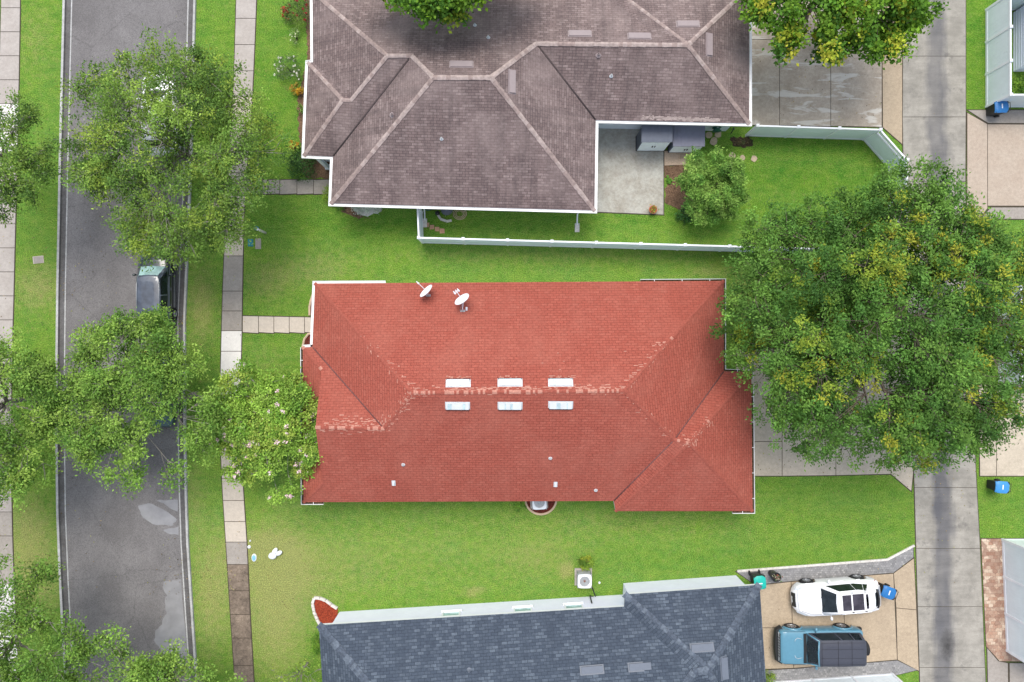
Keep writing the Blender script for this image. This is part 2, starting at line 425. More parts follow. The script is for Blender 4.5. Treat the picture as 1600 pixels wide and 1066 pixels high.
M['step'] = simple('tan_stepping_stone', (.50, .40, .28), .85, .2, var=.25, scale=8, bump=.4)
M['terra'] = simple('terracotta', (.50, .17, .09), .8, .2, var=.2)
M['soil'] = simple('soil', (.06, .045, .03), .95, .1, var=.4, scale=20)
M['rubber'] = simple('tyre_rubber', (.025, .025, .027), .8, .3, var=.1)
M['black'] = simple('black_plastic', (.02, .021, .022), .5, .4, var=.2)
M['alloy'] = simple('grey_alloy', (.42, .43, .45), .35, .5, .7, var=.1)
M['glass'] = m_glass('car_glass'); M['glass_t'] = m_glass('glass_painted_reflection', (.26, .40, .39))  # glass_t carries a pale teal reflection as its base colour
M['glass_r'] = m_glass('roof_glass', (.035, .03, .04))
M['lamp'] = simple('lamp_lens', (.55, .58, .60), .1, .8, var=.1); M['lamp_r'] = simple('red_lens', (.40, .02, .02), .2, .7, var=.1)
M['p_white'] = simple('white_paint', (.82, .82, .83), .25, .5, var=.02, coat=.6, obj=True)
M['p_blue'] = simple('blue_grey_paint', (.095, .25, .34), .3, .5, var=.06, coat=.7, obj=True)
M['p_black'] = simple('black_paint', (.012, .022, .024), .2, .5, var=.2, coat=1, obj=True)
M['p_teal'] = simple('teal_paint', (.03, .085, .09), .3, .5, var=.1, coat=.8, obj=True)
M['valley'] = simple('valley_flashing', (.16, .07, .065), .8, .3, var=.3)
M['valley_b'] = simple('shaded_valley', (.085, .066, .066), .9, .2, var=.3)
M['vent_refl'] = simple('pale_vent_reflection', (.42, .54, .57), .3, .5, var=.25, scale=5)
M['roof_glossy'] = None
def m_cloud_reflection():
    t = NT('black_paint_cloud_reflection'); p = t.pos(True)
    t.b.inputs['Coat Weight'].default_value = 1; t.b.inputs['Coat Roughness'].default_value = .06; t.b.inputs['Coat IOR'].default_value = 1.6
    c = t.mix(t.ramp(t.noise(p, 1.6, 4, .6), [(.35, 0.0), (.65, 1.0)]), (.022, .028, .042), (.075, .095, .13))  # cloud reflections painted into the dark roof colour as paler noise
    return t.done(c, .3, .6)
M['roof_glossy'] = m_cloud_reflection()
M['hardtop'] = simple('dark_hardtop', (.052, .056, .074), .55, .4, var=.08, scale=10, obj=True)
M['bin_b'] = simple('blue_lid', (.02, .16, .42), .45, .4, var=.12, scale=5, obj=True)
M['bin_l'] = simple('bright_blue_lid', (.05, .27, .60), .45, .4, var=.12, scale=5, obj=True)
M['bin_t'] = simple('teal_lid', (.01, .42, .34), .45, .4, var=.12, scale=5, obj=True)
M['shed_d'] = simple('dark_grey_resin', (.09, .10, .12), .55, .3, var=.08, scale=3)
M['shed_r'] = simple('shed_roof_grey', (.125, .14, .175), .55, .3, var=.08, scale=3)
M['shed_r2'] = simple('shed_roof_lavender', (.20, .205, .26), .55, .3, var=.08, scale=3)
M['shed_l'] = simple('pale_resin_door', (.84, .91, .93), .55, .3, var=.08, scale=3)
M['green'] = simple('dark_green_plastic', (.02, .12, .08), .5, .4); M['teal_c'] = simple('teal_cover', (.03, .22, .26), .7, .3)
M['blue_c'] = simple('light_blue_lid', (.22, .50, .72), .5, .3); M['rusty'] = simple('rust_copper', (.26, .12, .08), .6, .4, var=.3)
def m_puddle():
    t = NT('puddle_sky_reflection'); p = t.pos()
    c = t.mix(t.ramp(t.noise(p, 1.3, 4), [(.3, 0.0), (.7, 1.0)]), (.22, .215, .22), (.30, .295, .30))  # pale sky reflection mixed into the base colour of the water
    return t.done(c, .12, .6)
M['puddle'] = m_puddle()
# ---------------------------------------------------------------- the ground: one sheet, fine in the middle, out to the horizon
def build_lawn():
    gx = np.concatenate([[-400, -200, -100, -60, -44], np.arange(-36, 36.01, .3), [44, 60, 100, 200, 400]])
    gy = np.concatenate([[-400, -200, -100, -60, -40], np.arange(-27, 27.01, .3), [40, 60, 100, 200, 400]])
    X, Y = np.meshgrid(gx, gy); nx, ny = len(gx), len(gy)
    px = X / KPX + 800; py = 533 - Y / KPX
    tone = np.full(X.shape, .45); dry = np.full(X.shape, .05)
    def g(cx, cy, sx, sy, a, arr):
        arr += a * np.exp(-((px - cx) / sx) ** 2 - ((py - cy) / sy) ** 2)
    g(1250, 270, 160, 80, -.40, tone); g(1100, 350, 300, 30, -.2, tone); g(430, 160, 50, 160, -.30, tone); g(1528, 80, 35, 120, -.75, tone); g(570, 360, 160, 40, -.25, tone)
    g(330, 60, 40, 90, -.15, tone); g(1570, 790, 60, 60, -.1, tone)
    g(620, 850, 380, 90, .45, tone); g(800, 405, 420, 26, .25, tone); g(430, 900, 60, 160, .4, tone); g(320, 850, 40, 200, .35, tone); g(440, 430, 60, 60, .1, tone)
    g(60, 430, 50, 60, .25, tone); g(1280, 810, 160, 50, .12, tone)
    # thin, straw-coloured places
    g(430, 960, 50, 110, .62, dry); g(410, 860, 60, 30, .5, dry); g(470, 900, 120, 50, .25, dry); g(330, 940, 30, 90, .5, dry); g(315, 480, 22, 60, .55, dry)
    g(45, 830, 40, 60, .55, dry); g(50, 920, 50, 60, .5, dry); g(60, 450, 40, 35, .5, dry); g(55, 60, 30, 60, .22, dry); g(420, 440, 40, 30, .35, dry)
    g(620, 860, 260, 70, .14, dry); g(885, 892, 9, 12, .8, dry); g(840, 870, 60, 30, .25, dry); g(900, 400, 300, 14, .2, dry); g(1110, 425, 40, 10, .35, dry)
    g(500, 420, 60, 25, .3, dry); g(1160, 480, 18, 60, .35, dry); g(740, 925, 14, 6, .7, dry); g(1000, 815, 180, 25, .2, dry); g(1240, 30, 60, 50, .4, dry)
    g(420, 600, 40, 60, .2, dry); g(300, 780, 20, 60, .3, dry)
    # mown bands
    tone += .13 * np.sin(py / 9.5 + .8 * np.sin(px / 140)) * ((px > 380) & (px < 1420))
    me = bpy.data.meshes.new('lawn')
    V = np.stack([X, Y, np.zeros_like(X)], -1).reshape(-1, 3)
    idx = np.arange(nx * ny).reshape(ny, nx)
    F = np.stack([idx[:-1, :-1], idx[:-1, 1:], idx[1:, 1:], idx[1:, :-1]], -1).reshape(-1, 4)
    mesh_quads(me, V, F)
    for nm, arr in (('tone', tone), ('dry', dry)):
        a = me.attributes.new(nm, 'FLOAT', 'POINT'); a.data.foreach_set('value', np.clip(arr, 0, 1).astype(np.float32).ravel())
    me.materials.append(M['lawn']); me.update()
    o = bpy.data.objects.new('lawn', me); COL.objects.link(o); tag(o, 'mown green lawn with thin straw-coloured places around the houses', kind='structure')
def mesh_quads(me, V, F):
    V = np.asarray(V, dtype=np.float32); F = np.asarray(F, dtype=np.int32); k = F.shape[1]
    me.vertices.add(len(V)); me.vertices.foreach_set('co', V.ravel())
    me.loops.add(F.size); me.loops.foreach_set('vertex_index', F.ravel())
    me.polygons.add(len(F)); me.polygons.foreach_set('loop_start', np.arange(0, F.size, k, dtype=np.int32))
    try: me.polygons.foreach_set('loop_total', np.full(len(F), k, dtype=np.int32))
    except Exception: pass
    me.update(calc_edges=True)
build_lawn()

def lerp(tab, y):
    return float(np.interp(y, [a for a, b in tab], [b for a, b in tab]))
def line_x(tab):
    """extend a (y, x) table linearly beyond both ends"""
    (y0, x0), (y1, x1) = tab[0], tab[-1]
    return lambda y: lerp(tab, y)
def inset(pts, d):
    """shrink a convex polygon of 2-D world points by d"""
    n = len(pts); a = sum(pts[i][0] * pts[(i + 1) % n][1] - pts[(i + 1) % n][0] * pts[i][1] for i in range(n))
    if a < 0: pts = pts[::-1]
    out = []
    for i in range(n):
        p0, p1, p2 = Vector(pts[i - 1][:2]), Vector(pts[i][:2]), Vector(pts[(i + 1) % n][:2])
        d1 = (p1 - p0).normalized(); d2 = (p2 - p1).normalized()
        n1 = Vector((-d1.y, d1.x)); n2 = Vector((-d2.y, d2.x))
        m = n1 + n2
        if m.length < 1e-6: m = n1.copy()
        m.normalize(); out.append(p1 + m * (d / max(.3, m.dot(n1))))
    return out
SLN = [0]
def slabs(name, label, polys, mats, z=.03, idx=None, gap=.018, kind='structure'):
    b = MB(); SLN[0] += .37
    for i, q in enumerate(polys):
        w = [P(*p) for p in q]; w = [(p.x, p.y) for p in w]
        zz = z + random.uniform(-.002, .002)
        b.prism(inset(w, gap), -.02, zz, (idx[i] if idx else 0))
        b.prism(inset(w, -.035), -.03, .008 + .0001 * (i % 7) + .0008 * SLN[0], len(mats))
    o = b.build(name, list(mats) + [M['joint']])
    return tag(o, label, kind=kind)
def strip_polys(xl, xr, ys):
    return [[(lerp(xl, a), a), (lerp(xr, a), a), (lerp(xr, b), b), (lerp(xl, b), b)] for a, b in zip(ys[:-1], ys[1:])]
def strip(name, label, xl, xr, z, mat, y0=-700, y1=1700, n=60, extra=()):
    ys = sorted(set(list(np.linspace(y0, y1, n)) + [a for a, b in xl] + [a for a, b in xr]))
    b = MB()
    for a, c in zip(ys[:-1], ys[1:]):
        q = [P(lerp(xl, a), a, 0), P(lerp(xl, c), c, 0), P(lerp(xr, c), c, 0), P(lerp(xr, a), a, 0)]
        b.poly([(p.x, p.y, z) for p in q], 0)
    o = b.build(name, mat); return tag(o, label, kind='structure')

# street: kerb lines as (y, x) tables in photo pixels
KW_out = [(-700, 96), (0, 95), (250, 89), (450, 85), (640, 83), (800, 85), (900, 89), (1000, 94), (1066, 99), (1700, 130)]
KW_in = [(y, x + 18) for y, x in KW_out]
KE_in = [(-700, 292), (0, 293), (250, 287), (400, 281), (500, 277), (640, 277), (760, 279), (850, 282), (960, 289), (1066, 296), (1700, 327)]
KE_out = [(y, x + 14) for y, x in KE_in]
strip('road', 'grey asphalt residential street with puddles along its east kerb', [(y, x - 3) for y, x in KW_in], [(y, x + 3) for y, x in KE_in], .006, M['asphalt'])
def kerb(name, label, tab_in, sgn):
    """gutter pan and raised kerb; sgn = +1 when the grass lies at larger x"""
    ys = list(range(-700, 1701, 25)); b = MB()
    # world section offsets from the road edge
    prof = [(0.0, -.05), (0.0, .014), (.07, .013), (.33, .009), (.375, .105), (.50, .115), (.52, -.05)]
    path = [P(lerp(tab_in, y), y) for y in ys]
    if sgn > 0: path = path[::-1]
    pr = [(o, h) for o, h in prof]
    b.sweep(path, pr, mats=[0, 0, 1, 1, 0, 0, 0])
    # control joints as thin dark inlays
    o = b.build(name, [M['curb'], M['gutter_c']]); return tag(o, label, kind='structure')
kerb('kerb', 'west concrete kerb and gutter of the street', KW_in, -1)
kerb('kerb', 'east concrete kerb and gutter of the street', KE_in, +1)

# east sidewalk, slab by slab
SL = [(-700, 372), (0, 369), (100, 366), (180, 363), (260, 357), (350, 352), (450, 348), (520, 346), (600, 344), (680, 344), (760, 347), (850, 353), (960, 360), (1066, 367), (1700, 410)]
SR = [(-700, 404), (0, 401), (100, 397), (180, 393), (260, 386), (350, 381), (450, 379), (520, 378), (600, 376), (680, 376), (760, 380), (850, 386), (960, 391), (1066, 397), (1700, 440)]
ys = [-700 + 41 * k for k in range(18)] + [29, 70, 111, 152, 193, 234, 270, 310, 350, 400, 455, 486, 517, 549, 585, 622, 663, 703, 748, 782, 815, 847, 882, 923, 960, 997, 1040] + [1081 + 41 * k for k in range(14)]
ys = [y for y in ys if True]; ys = sorted(set(ys))
def smat(y):
    if y < 140: return 0
    if y < 340: return 1
    if y < 395: return 1
    if y < 510: return 2
    if y < 640: return 3
    if y < 840: return 1
    if y < 880: return 2
    return 4
slabs('sidewalk', 'concrete sidewalk of separate slabs east of the street', strip_polys(SL, SR, ys), [M['conc'], M['conc_b'], M['conc_g'], M['conc_w'], M['conc_d']], idx=[smat((a + b) / 2) for a, b in zip(ys[:-1], ys[1:])])
WLt = [(-700, 6), (0, 2), (250, -5), (500, -9), (800, -12), (950, -5), (1066, 0), (1700, 30)]
WRt = [(-700, 33), (0, 32), (120, 30), (250, 27), (450, 22), (560, 19), (700, 17), (850, 20), (950, 24), (1066, 30), (1700, 60)]
ysw = [-700 + 37.5 * k for k in range(64)]
slabs('sidewalk', 'concrete sidewalk west of the street at the photo edge', strip_polys(WLt, WRt, ysw), [M['conc'], M['conc_w'], M['conc_g']], idx=[1 if (130 < y < 230 or 900 < y < 1100) else (2 if 780 < y < 880 else 0) for y in ysw[:-1]])
# house walks
slabs('path', 'beige concrete path from the sidewalk to the red-roofed house', [[(a, 493.5 + .5 * i), (b, 494 + .5 * i), (b, 521), (a, 519.5)] for i, (a, b) in enumerate(zip([379, 404, 428, 452, 476, 500, 524], [404, 428, 452, 476, 500, 524, 548]))], [M['conc_b']], z=.028)
slabs('path', 'concrete path to the brown-roofed house', [[(a, 281), (b, 280.5), (b, 303), (a, 304)] for a, b in zip([384, 410, 437, 464, 490, 516], [410, 437, 464, 490, 516, 541])], [M['conc_g']], z=.028)

# alley
AL = [(-700, 1408), (0, 1411), (200, 1410), (300, 1412), (500, 1419), (740, 1428), (850, 1431), (1066, 1437), (1700, 1460)]
AR = [(-700, 1508), (0, 1509), (200, 1509), (345, 1508), (500, 1513), (740, 1525), (850, 1531), (1066, 1540), (1700, 1570)]
ya = [-700, -640, -550, -460, -370, -280, -190, -97, -5, 88, 183, 284, 377, 470, 565, 660, 762, 857, 948, 1043, 1136, 1230, 1325, 1420, 1515, 1610, 1700]
slabs('alley', 'grey concrete alley with dark wheel stains down its middle', strip_polys(AL, AR, ya), [M['alley']], z=.025, gap=.014)
# driveways and aprons
slabs('driveway', 'water-stained concrete driveway behind the brown-roofed house',
      [[(a, 62), (b, 62), (b, 197 + i), (a, 195 + i)] for i, (a, b) in enumerate([(1160, 1218), (1218, 1298), (1298, 1378)])] +
      [[(a, -60), (b, -60), (b, 62), (a, 62)] for a, b in [(1160, 1218), (1218, 1298), (1298, 1378)]], [M['drive_b']], z=.022)
slabs('driveway_apron', 'pale apron between stained driveway and alley', [[(1378, 30), (1410, -10), (1410, 226), (1379, 199)], [(1378, -60), (1410, -60), (1410, -10), (1378, 30)]], [M['agg']], z=.021)
slabs('driveway', 'pale concrete driveway behind the red-roofed house',
      [[(1150, 545), (1222, 545), (1222, 690), (1150, 690)], [(1150, 690), (1222, 690), (1222, 744), (1150, 744)],
       [(1222, 545), (1306, 545), (1306, 743), (1222, 744)], [(1306, 545), (1392, 545), (1392, 741), (1306, 743)],
       [(1392, 520), (1421, 500), (1427, 738), (1424, 768), (1392, 741)]], [M['drive_t']], z=.022)
slabs('driveway', 'tan exposed-aggregate driveway under the white and blue vehicles',
      [[(1180, 915), (1236, 909), (1238, 981), (1184, 981)], [(1184, 981), (1238, 981), (1240, 1044), (1188, 1046)],
       [(1236, 909), (1318, 902), (1320, 1038), (1240, 1044)], [(1318, 902), (1396, 896), (1402, 1031), (1320, 1038)],
       [(1396, 896), (1428, 872), (1432, 953), (1400, 950)], [(1400, 950), (1432, 953), (1436, 1049), (1402, 1031)]], [M['agg']], z=.024)
slabs('paver_strip', 'grey paver border along the north edge of the tan driveway', [[(1150, 893), (1386, 874), (1427, 853), (1427, 871), (1396, 895), (1236, 908), (1180, 914)]], [M['paver_g']], z=.03, gap=.005)
slabs('paver_strip', 'grey paver border south of the blue vehicle', [[(1188, 1048), (1240, 1045), (1402, 1032), (1433, 1047), (1396, 1056), (1200, 1068)]], [M['paver_g']], z=.03, gap=.005)
b = MB(); b.sweep([P(1152, 892), P(1386, 874), P(1428, 852)], [(-.05, -.03), (-.05, .075), (.07, .075), (.07, -.03)]); tag(b.build('edging_kerb', M['edging'] if False else M['stone']), 'thin cream edging between the lawn and grey pavers', kind='structure')
slabs('driveway_apron', 'pinkish apron east of the alley', [[(1511, 176), (1543, 194), (1543, 326), (1530, 342), (1511, 325)]], [M['agg_r']], z=.021)
slabs('driveway', 'pinkish driveway east of the alley', [[(1543, 194), (1680, 195), (1680, 322), (1543, 322)]], [M['agg_r']], z=.022)
slabs('concrete_border', 'grey concrete border strips round the pinkish driveway', [[(1511, 172), (1700, 172), (1700, 193), (1544, 193)], [(1532, 342), (1548, 324), (1700, 324), (1700, 344)]], [M['conc_g']], z=.026)
slabs('driveway', 'pale driveway east of the alley beside the big tree', [[(1529, 600), (1557, 600), (1557, 744), (1531, 744)], [(1557, 600), (1700, 600), (1700, 744), (1557, 744)]], [M['drive_t']], z=.022)
slabs('driveway', 'patterned red and tan paver driveway east of the alley', [[(1533, 842), (1700, 842), (1700, 1035), (1562, 1033), (1541, 1010)]], [M['paver_r']], z=.022, gap=.002)
slabs('driveway_apron', 'brown concrete apron below the red and tan pavers', [[(1542, 1012), (1560, 1033), (1575, 1036), (1577, 1200), (1546, 1200)], [(1577, 1036), (1700, 1037), (1700, 1200), (1579, 1200)]], [M['conc_g']], z=.021)
slabs('patio', 'mottled pale concrete patio in the corner of the brown-roofed house', [[(915, 190), (1037, 190), (1037, 336), (915, 331)]], [M['patio']], z=.04)
slabs('paver_path', 'tan square pavers in front of the sheds', [[(1038, 236), (1094, 236), (1088, 257), (1038, 259)]], [M['paver_t']], z=.035, gap=.004)
# water lying on the street
def puddle(pts, label):
    n = 160; pts2 = []; rr = random.Random(len(pts) * 7 + int(pts[0][0])); m = len(pts)
    for i in range(m):
        a = Vector(pts[i]); c = Vector(pts[(i + 1) % m]); L = (c - a).length; k = max(1, int(L / 4))
        for j in range(k):
            p = a.lerp(c, j / k); w = rr.uniform(-1.6, 1.6) if (a.x < 275 or c.x < 275) else 0
            pts2.append((p.x + w, p.y + w * .7))
    bmm = MB(); bmm.poly([(P(x, y).x, P(x, y).y, .010) for x, y in pts2][::-1])
    tag(bmm.build('puddle', M['puddle']), label, kind='structure')
puddle([(243, 782), (278, 781), (278, 800), (268, 796), (256, 787)], 'small puddle by the east kerb')
puddle([(256, 829), (279, 822), (279, 836), (262, 834)], 'narrow puddle by the east kerb')
puddle([(254, 910), (283, 905), (284, 926), (287, 960), (291, 1000), (293, 1030), (262, 1030), (240, 1000), (243, 985), (252, 975), (260, 958), (256, 940), (262, 931), (255, 922)], 'large puddle along the east kerb')
puddle([(215, 790), (235, 786), (262, 800), (277, 812), (270, 822), (240, 820), (222, 808)], 'thin film of water on the road')
# joints across kerb pans
# ---------------------------------------------------------------- houses
def wy(p, z): return (533 - p) * (1 - z / H) * KPX
def wx(p, z): return (p - 800) * (1 - z / H) * KPX
def rz(px, py, side, ref, ze=2.75, s=.4167):
    z = 4.0; f = wx if side == 'x' else wy; c = px if side == 'x' else py
    for _ in range(40): z = ze + s * abs(f(c, z) - f(ref, ze))
    return z
def inset_loop(pts, d):
    return inset([(p.x, p.y) for p in pts], d)

def caps(p0, p1, par, mats, w=.30, tab=.20, drop=.30, thick=.018, pale=.5, name='ridge_cap', lift=.02):
    b = MB(); p0, p1 = Vector(p0), Vector(p1); d = (p1 - p0); L = d.length; d.normalize()
    s_ = d.cross(Vector((0, 0, 1))).normalized(); up = s_.cross(d).normalized()
    n = max(1, int(L / tab)); rr = random.Random(int(L * 1000))
    for i in range(n):
        a = p0 + d * (L * i / n - .02); c = p0 + d * (L * (i + 1) / n + .03)
        ww = w / 2 * rr.uniform(.88, 1.1); m = 1 if rr.random() < pale else 0
        ua = up * (lift + .012); uc = up * (lift)
        dr = Vector((0, 0, -1)) * ww * drop
        top = [a + ua, c + uc]
        for sg in (-1, 1):
            q = [a + ua, c + uc, c + uc + s_ * sg * ww + dr, a + ua + s_ * sg * ww + dr]
            if sg > 0: q = q[::-1]
            b.poly(q, m)
            e = [q_ - up * thick for q_ in (q if sg > 0 else q)]
            # lower edges, so the tabs have thickness
            b.poly([q[0], q[3], q[3] - up * (thick + lift * .8), q[0] - up * (thick + lift * .8)], m)
            b.poly([q[2], q[1], q[1] - up * thick, q[2] - up * thick], m)
            b.poly([q[3], q[2], q[2] - up * (thick + lift), q[3] - up * (thick + lift)], m) if sg < 0 else b.poly([q[1], q[0], q[0] - up * (thick + lift), q[1] - up * (thick + lift)], m)
    return b.build(name, mats, par)

class House:
    def __init__(s, name, label, ze, pts, eave, faces, roof_mat, wall_mat, wall_in=.42, gables=()):
        s.pts = {k: (P(*v) if len(v) == 3 else P(v[0], v[1], ze)) for k, v in pts.items()}
        s.ze = ze
        ep = [s.pts[k] for k in eave]
        c = sum(ep, Vector((0, 0, 0))) / len(ep)
        s.root = thing(name, label, 'house', (c.x, c.y, 0))
        b = MB()
        for f in faces:
            q = [s.pts[k] for k in f]
            nrm = Vector((0, 0, 0))
            for i in range(len(q)): nrm += q[i].cross(q[(i + 1) % len(q)])
            if nrm.z < 0: q = q[::-1]
            b.poly(q, 0)
        s.roof = b.build('roof', roof_mat, s.root, uv=True)
        tris = []; 
        s.bvh = BVHTree.FromPolygons([Vector(v) for v in b.v], b.f)
        # fascia boards and soffit under the roof edge
        area = sum(ep[i].x * ep[(i + 1) % len(ep)].y - ep[(i + 1) % len(ep)].x * ep[i].y for i in range(len(ep)))
        if area < 0: ep = ep[::-1]
        s.ep = ep
        fb = MB(); n = len(ep)
        prof = [(-.004, -.004), (-.004, -.20), (-.035, -.20), (-.035, -.004)]
        fb.sweep(ep, [(o, h) for o, h in prof], closed=True)
        fb.build('fascia', M['white'], s.root)
        wl = inset([(p.x, p.y) for p in ep], wall_in)
        sf = MB(); ins = inset([(p.x, p.y) for p in ep], .03)
        sf.prism(ins, ze - .195, ze - .17, 0); sf.build('soffit', M['white'], s.root)
        wb = MB(); wb.prism(wl, 0.0, ze - .2, 0); s.wall = wb.build('wall', wall_mat, s.root)
        for g in gables:
            gb = MB(); gp = [s.pts[k] for k in g]
            gb.poly(gp, 0); gb.build('gable', M['white'], s.root)
    def hit(s, px, py):
        o = Vector((0, 0, H)); d = (P(px, py, 0) - o).normalized()
        loc, nrm, i, dist = s.bvh.ray_cast(o, d)
        if nrm.z < 0: nrm = -nrm
        return loc, nrm
    def frame(s, px, py):
        loc, nrm = s.hit(px, py)
        u = Vector((0, 0, 1)).cross(nrm).normalized(); v = nrm.cross(u)
        return loc, u, v, nrm
    def vent(s, px, py, l, w, mat, h=.11, slot=None, name='roof_vent', ribs=False):
        loc, u, v, n = s.frame(px, py)
        b = MB()
        b.frame_box(loc + n * .008, u, v, n, l + .10, w + .10, .012, 0)          # flange
        # sloping box: taller on the downhill side
        a = [(-l/2, -w/2), (l/2, -w/2), (l/2, w/2), (-l/2, w/2)]
        base = [loc + u * x + v * y + n * .01 for x, y in a]
        top = [loc + u * x * .985 + v * y * .97 + n * (h if y < 0 else h * .45) for x, y in a]
        V = base + top
        b.add(V, [(4, 5, 6, 7), (1, 2, 6, 5), (2, 3, 7, 6), (3, 0, 4, 7)], 0); b.add(V, [(0, 1, 5, 4)], 1)
        o_ = b.build(name, [mat, M['dark']], s.roof)
        if ribs:
            c = MB()
            for k in ribs:
                for yy in (-.3,):
                    c.frame_box(loc + u * (k * l) + v * (0) + n * (h * .74), u, (v * .965 + n * -.16).normalized(), n, .014, w * .9, .012, 0)
        return o_
    def pipe(s, px, py, r=.045, h=.28, mat=None, name='vent_pipe'):
        loc, u, v, n = s.frame(px, py); b = MB()
        b.lathe([(r * 2.6, 0), (r * 2.2, .02), (r * 1.2, .05), (r * 1.1, .06)], loc, (0, 0, 1), 14)
        b.lathe([(r, -.05), (r, h), (r * .75, h), (r * .75, h - .1), (0, h - .1)], loc, (0, 0, 1), 14)
        b.build(name, mat or M['vent_w'], s.roof)
    def gutter(s, path, solid=True, mat=None, width=.135):
        """path in pixels (world height ze), walls of the house on the left of travel"""
        q = [P(x, y, s.ze) if not isinstance(x, str) else s.pts[x] for x, y in path]
        b = MB(); w = width
        prof = [(.0, -.12), (w, -.12), (w, .0), (w - .022, .0), (w - .022, -.05 if solid else -.085), (.0, -.05 if solid else -.085)]
        b.sweep(q, prof, mats=[0, 0, 0, 0, 0 if solid else 1, 0])
        o_ = b.build('gutter', [mat or M['gutter'], M['debris']], s.root)
        if not solid:                       # hanger straps across the open trough
            for a, d in zip(q[:-1], q[1:]):
                L = (d - a).length; k = max(1, int(L / 1.3)); t = (d - a).normalized(); nn = Vector((t.y, -t.x, 0))
                for i in range(k):
                    MB().frame_box(a + t * (L * (i + .5) / k) + nn * w / 2 + Vector((0, 0, -.012)), t, nn, (0, 0, 1), .03, w, .006).build('strap', mat or M['gutter'], o_)
        return o_
    def worn(s, p0, p1, n, spread, seed, mat):
        """worn pale single tabs scattered beside a ridge: thin real shingles lying on the roof"""
        rr = random.Random(seed); b = MB()
        for _ in range(n):
            t = rr.random(); o = rr.gauss(0, spread)
            x = p0[0] + (p1[0] - p0[0]) * t; y = p0[1] + (p1[1] - p0[1]) * t
            dx, dy = p1[0] - p0[0], p1[1] - p0[1]; L = math.hypot(dx, dy)
            x += -dy / L * o; y += dx / L * o
            r_ = s.bvh.ray_cast(Vector((0, 0, H)), (P(x, y, 0) - Vector((0, 0, H))).normalized())
            if r_[0] is None: continue
            loc, u, v, nn = s.frame(x, y)
            # snap to the shingle grid
            b.frame_box(loc + nn * .006, u, v, nn, rr.choice([.07, .10, .14, .24]), rr.uniform(.03, .06), .008, 0)
        if b.v: b.build('worn_shingle', mat, s.roof)['kind'] = 'stuff'
    def window(s, px0, px1, zc, hgt, edge, mat=None):
        """window on the wall edge facing the camera side: edge = pair of wall world points"""
        pass

# ---- red-roofed house
ze = 2.7
def av(*a): return sum(a) / len(a)
z_main = av(rz(643, 614, 'y', 441, ze), rz(643, 614, 'y', 784, ze))
zq = av(rz(598, 670, 'y', 543, ze), rz(598, 670, 'y', 785, ze)); zk = av(rz(1077, 693, 'x', 1175, ze), rz(1077, 693, 'y', 799, ze))
zb = rz(502, 577, 'x', 473, ze)
red = House('red_roofed_house', 'single-storey white house under a worn red shingle hip roof at the centre of the photo', ze,
    dict(NW=(492, 443), NE=(1131, 439), E1=(1131, 580), E2=(1174, 582), SE=(1176, 799), S2=(962, 799), S1=(959, 783), SW=(474, 785), W2=(473, 543), W1=(488, 542),
         P1=(643, 614, z_main), P2=(975, 611, z_main), Q=(600, 670, zq), G=(493, 668, zq), B=(502, 577, zb), B2=(504, 755, zb), K=(1077, 693, zk), T=(1054, 687, zk)),
    ['NW', 'W1', 'W2', 'SW', 'S1', 'S2', 'SE', 'E2', 'E1', 'NE'],
    [('NW', 'NE', 'P2', 'P1'), ('NW', 'P1', 'Q', 'W1'), ('W2', 'W1', 'Q', 'G', 'B'), ('W2', 'B', 'B2', 'SW'), ('SW', 'B2', 'G', 'Q', 'P1', 'P2', 'T', 'S1'),
     ('NE', 'P2', 'T', 'E1'), ('E1', 'T', 'K', 'E2'), ('E2', 'K', 'SE'), ('SE', 'K', 'S2'), ('S2', 'K', 'T', 'S1')],
    M['red'], M['wall'], gables=[('B', 'G', 'B2')])
rp = red.pts
RM = [M['red_cap'], M['red_pale']]
caps(rp['P1'], rp['P2'], red.roof, RM, w=.19, pale=.5, tab=.12, lift=.012, thick=.012)
for a, b_, pl in (('NW', 'P1', .03), ('NE', 'P2', .04), ('P1', 'Q', .2), ('P2', 'T', .03), ('G', 'Q', .5), ('T', 'K', .4), ('K', 'SE', .0), ('K', 'E2', .05), ('K', 'S2', .0), ('W2', 'B', .1), ('SW', 'B2', .0)):
    caps(rp[a], rp[b_], red.roof, RM, w=.18, pale=pl * .8, drop=.26, lift=.010, thick=.010, tab=.14)
for p0, p1, n, sp, sd_ in (((643, 611), (975, 608), 260, 3.6, 1), ((643, 614), (560, 520), 46, 5, 2), ((975, 611), (1040, 535), 60, 6, 3), ((498, 668), (598, 668), 60, 4, 4), ((520, 660), (600, 660), 60, 6, 5),
                           ((600, 668), (643, 615), 45, 5, 6), ((1066, 690), (1088, 692), 40, 5, 7), ((1085, 685), (1112, 655), 26, 3, 8), ((975, 611), (1050, 680), 22, 5, 9),
                           ((696, 590), (736, 590), 14, 1.2, 10), ((777, 590), (812, 590), 8, 1.2, 11), ((858, 589), (896, 589), 14, 1.2, 12), ((500, 480), (600, 590), 14, 6, 13), ((830, 575), (1000, 560), 5, 14, 14)):
    red.worn(p0, p1, n, sp, sd_, M['red_pale'])
for px, py in ((716, 599), (797, 598), (876, 598), (715, 634), (797, 634), (876, 633)):
    o = red.vent(px, py, 1.16, .33, M['vent_w'], h=.15)
    loc, u, v, n = red.frame(px, py)
    MB().frame_box(loc - v * .195 + n * .05, u, v, n, 1.2, .05, .08).build('vent_slot', M['dark'], red.roof)
    for k in random.sample([-.36, -.22, -.1, .06, .18, .3], 2): MB().frame_box(loc + u * k * 1.1 + n * .122, u, (v - n * .25).normalized(), n, random.choice([.05, .12, .2]), .30, .006).build('vent_reflection', M['vent_refl'], red.roof)  # thin teal plates imitate bluish reflections on the white vents
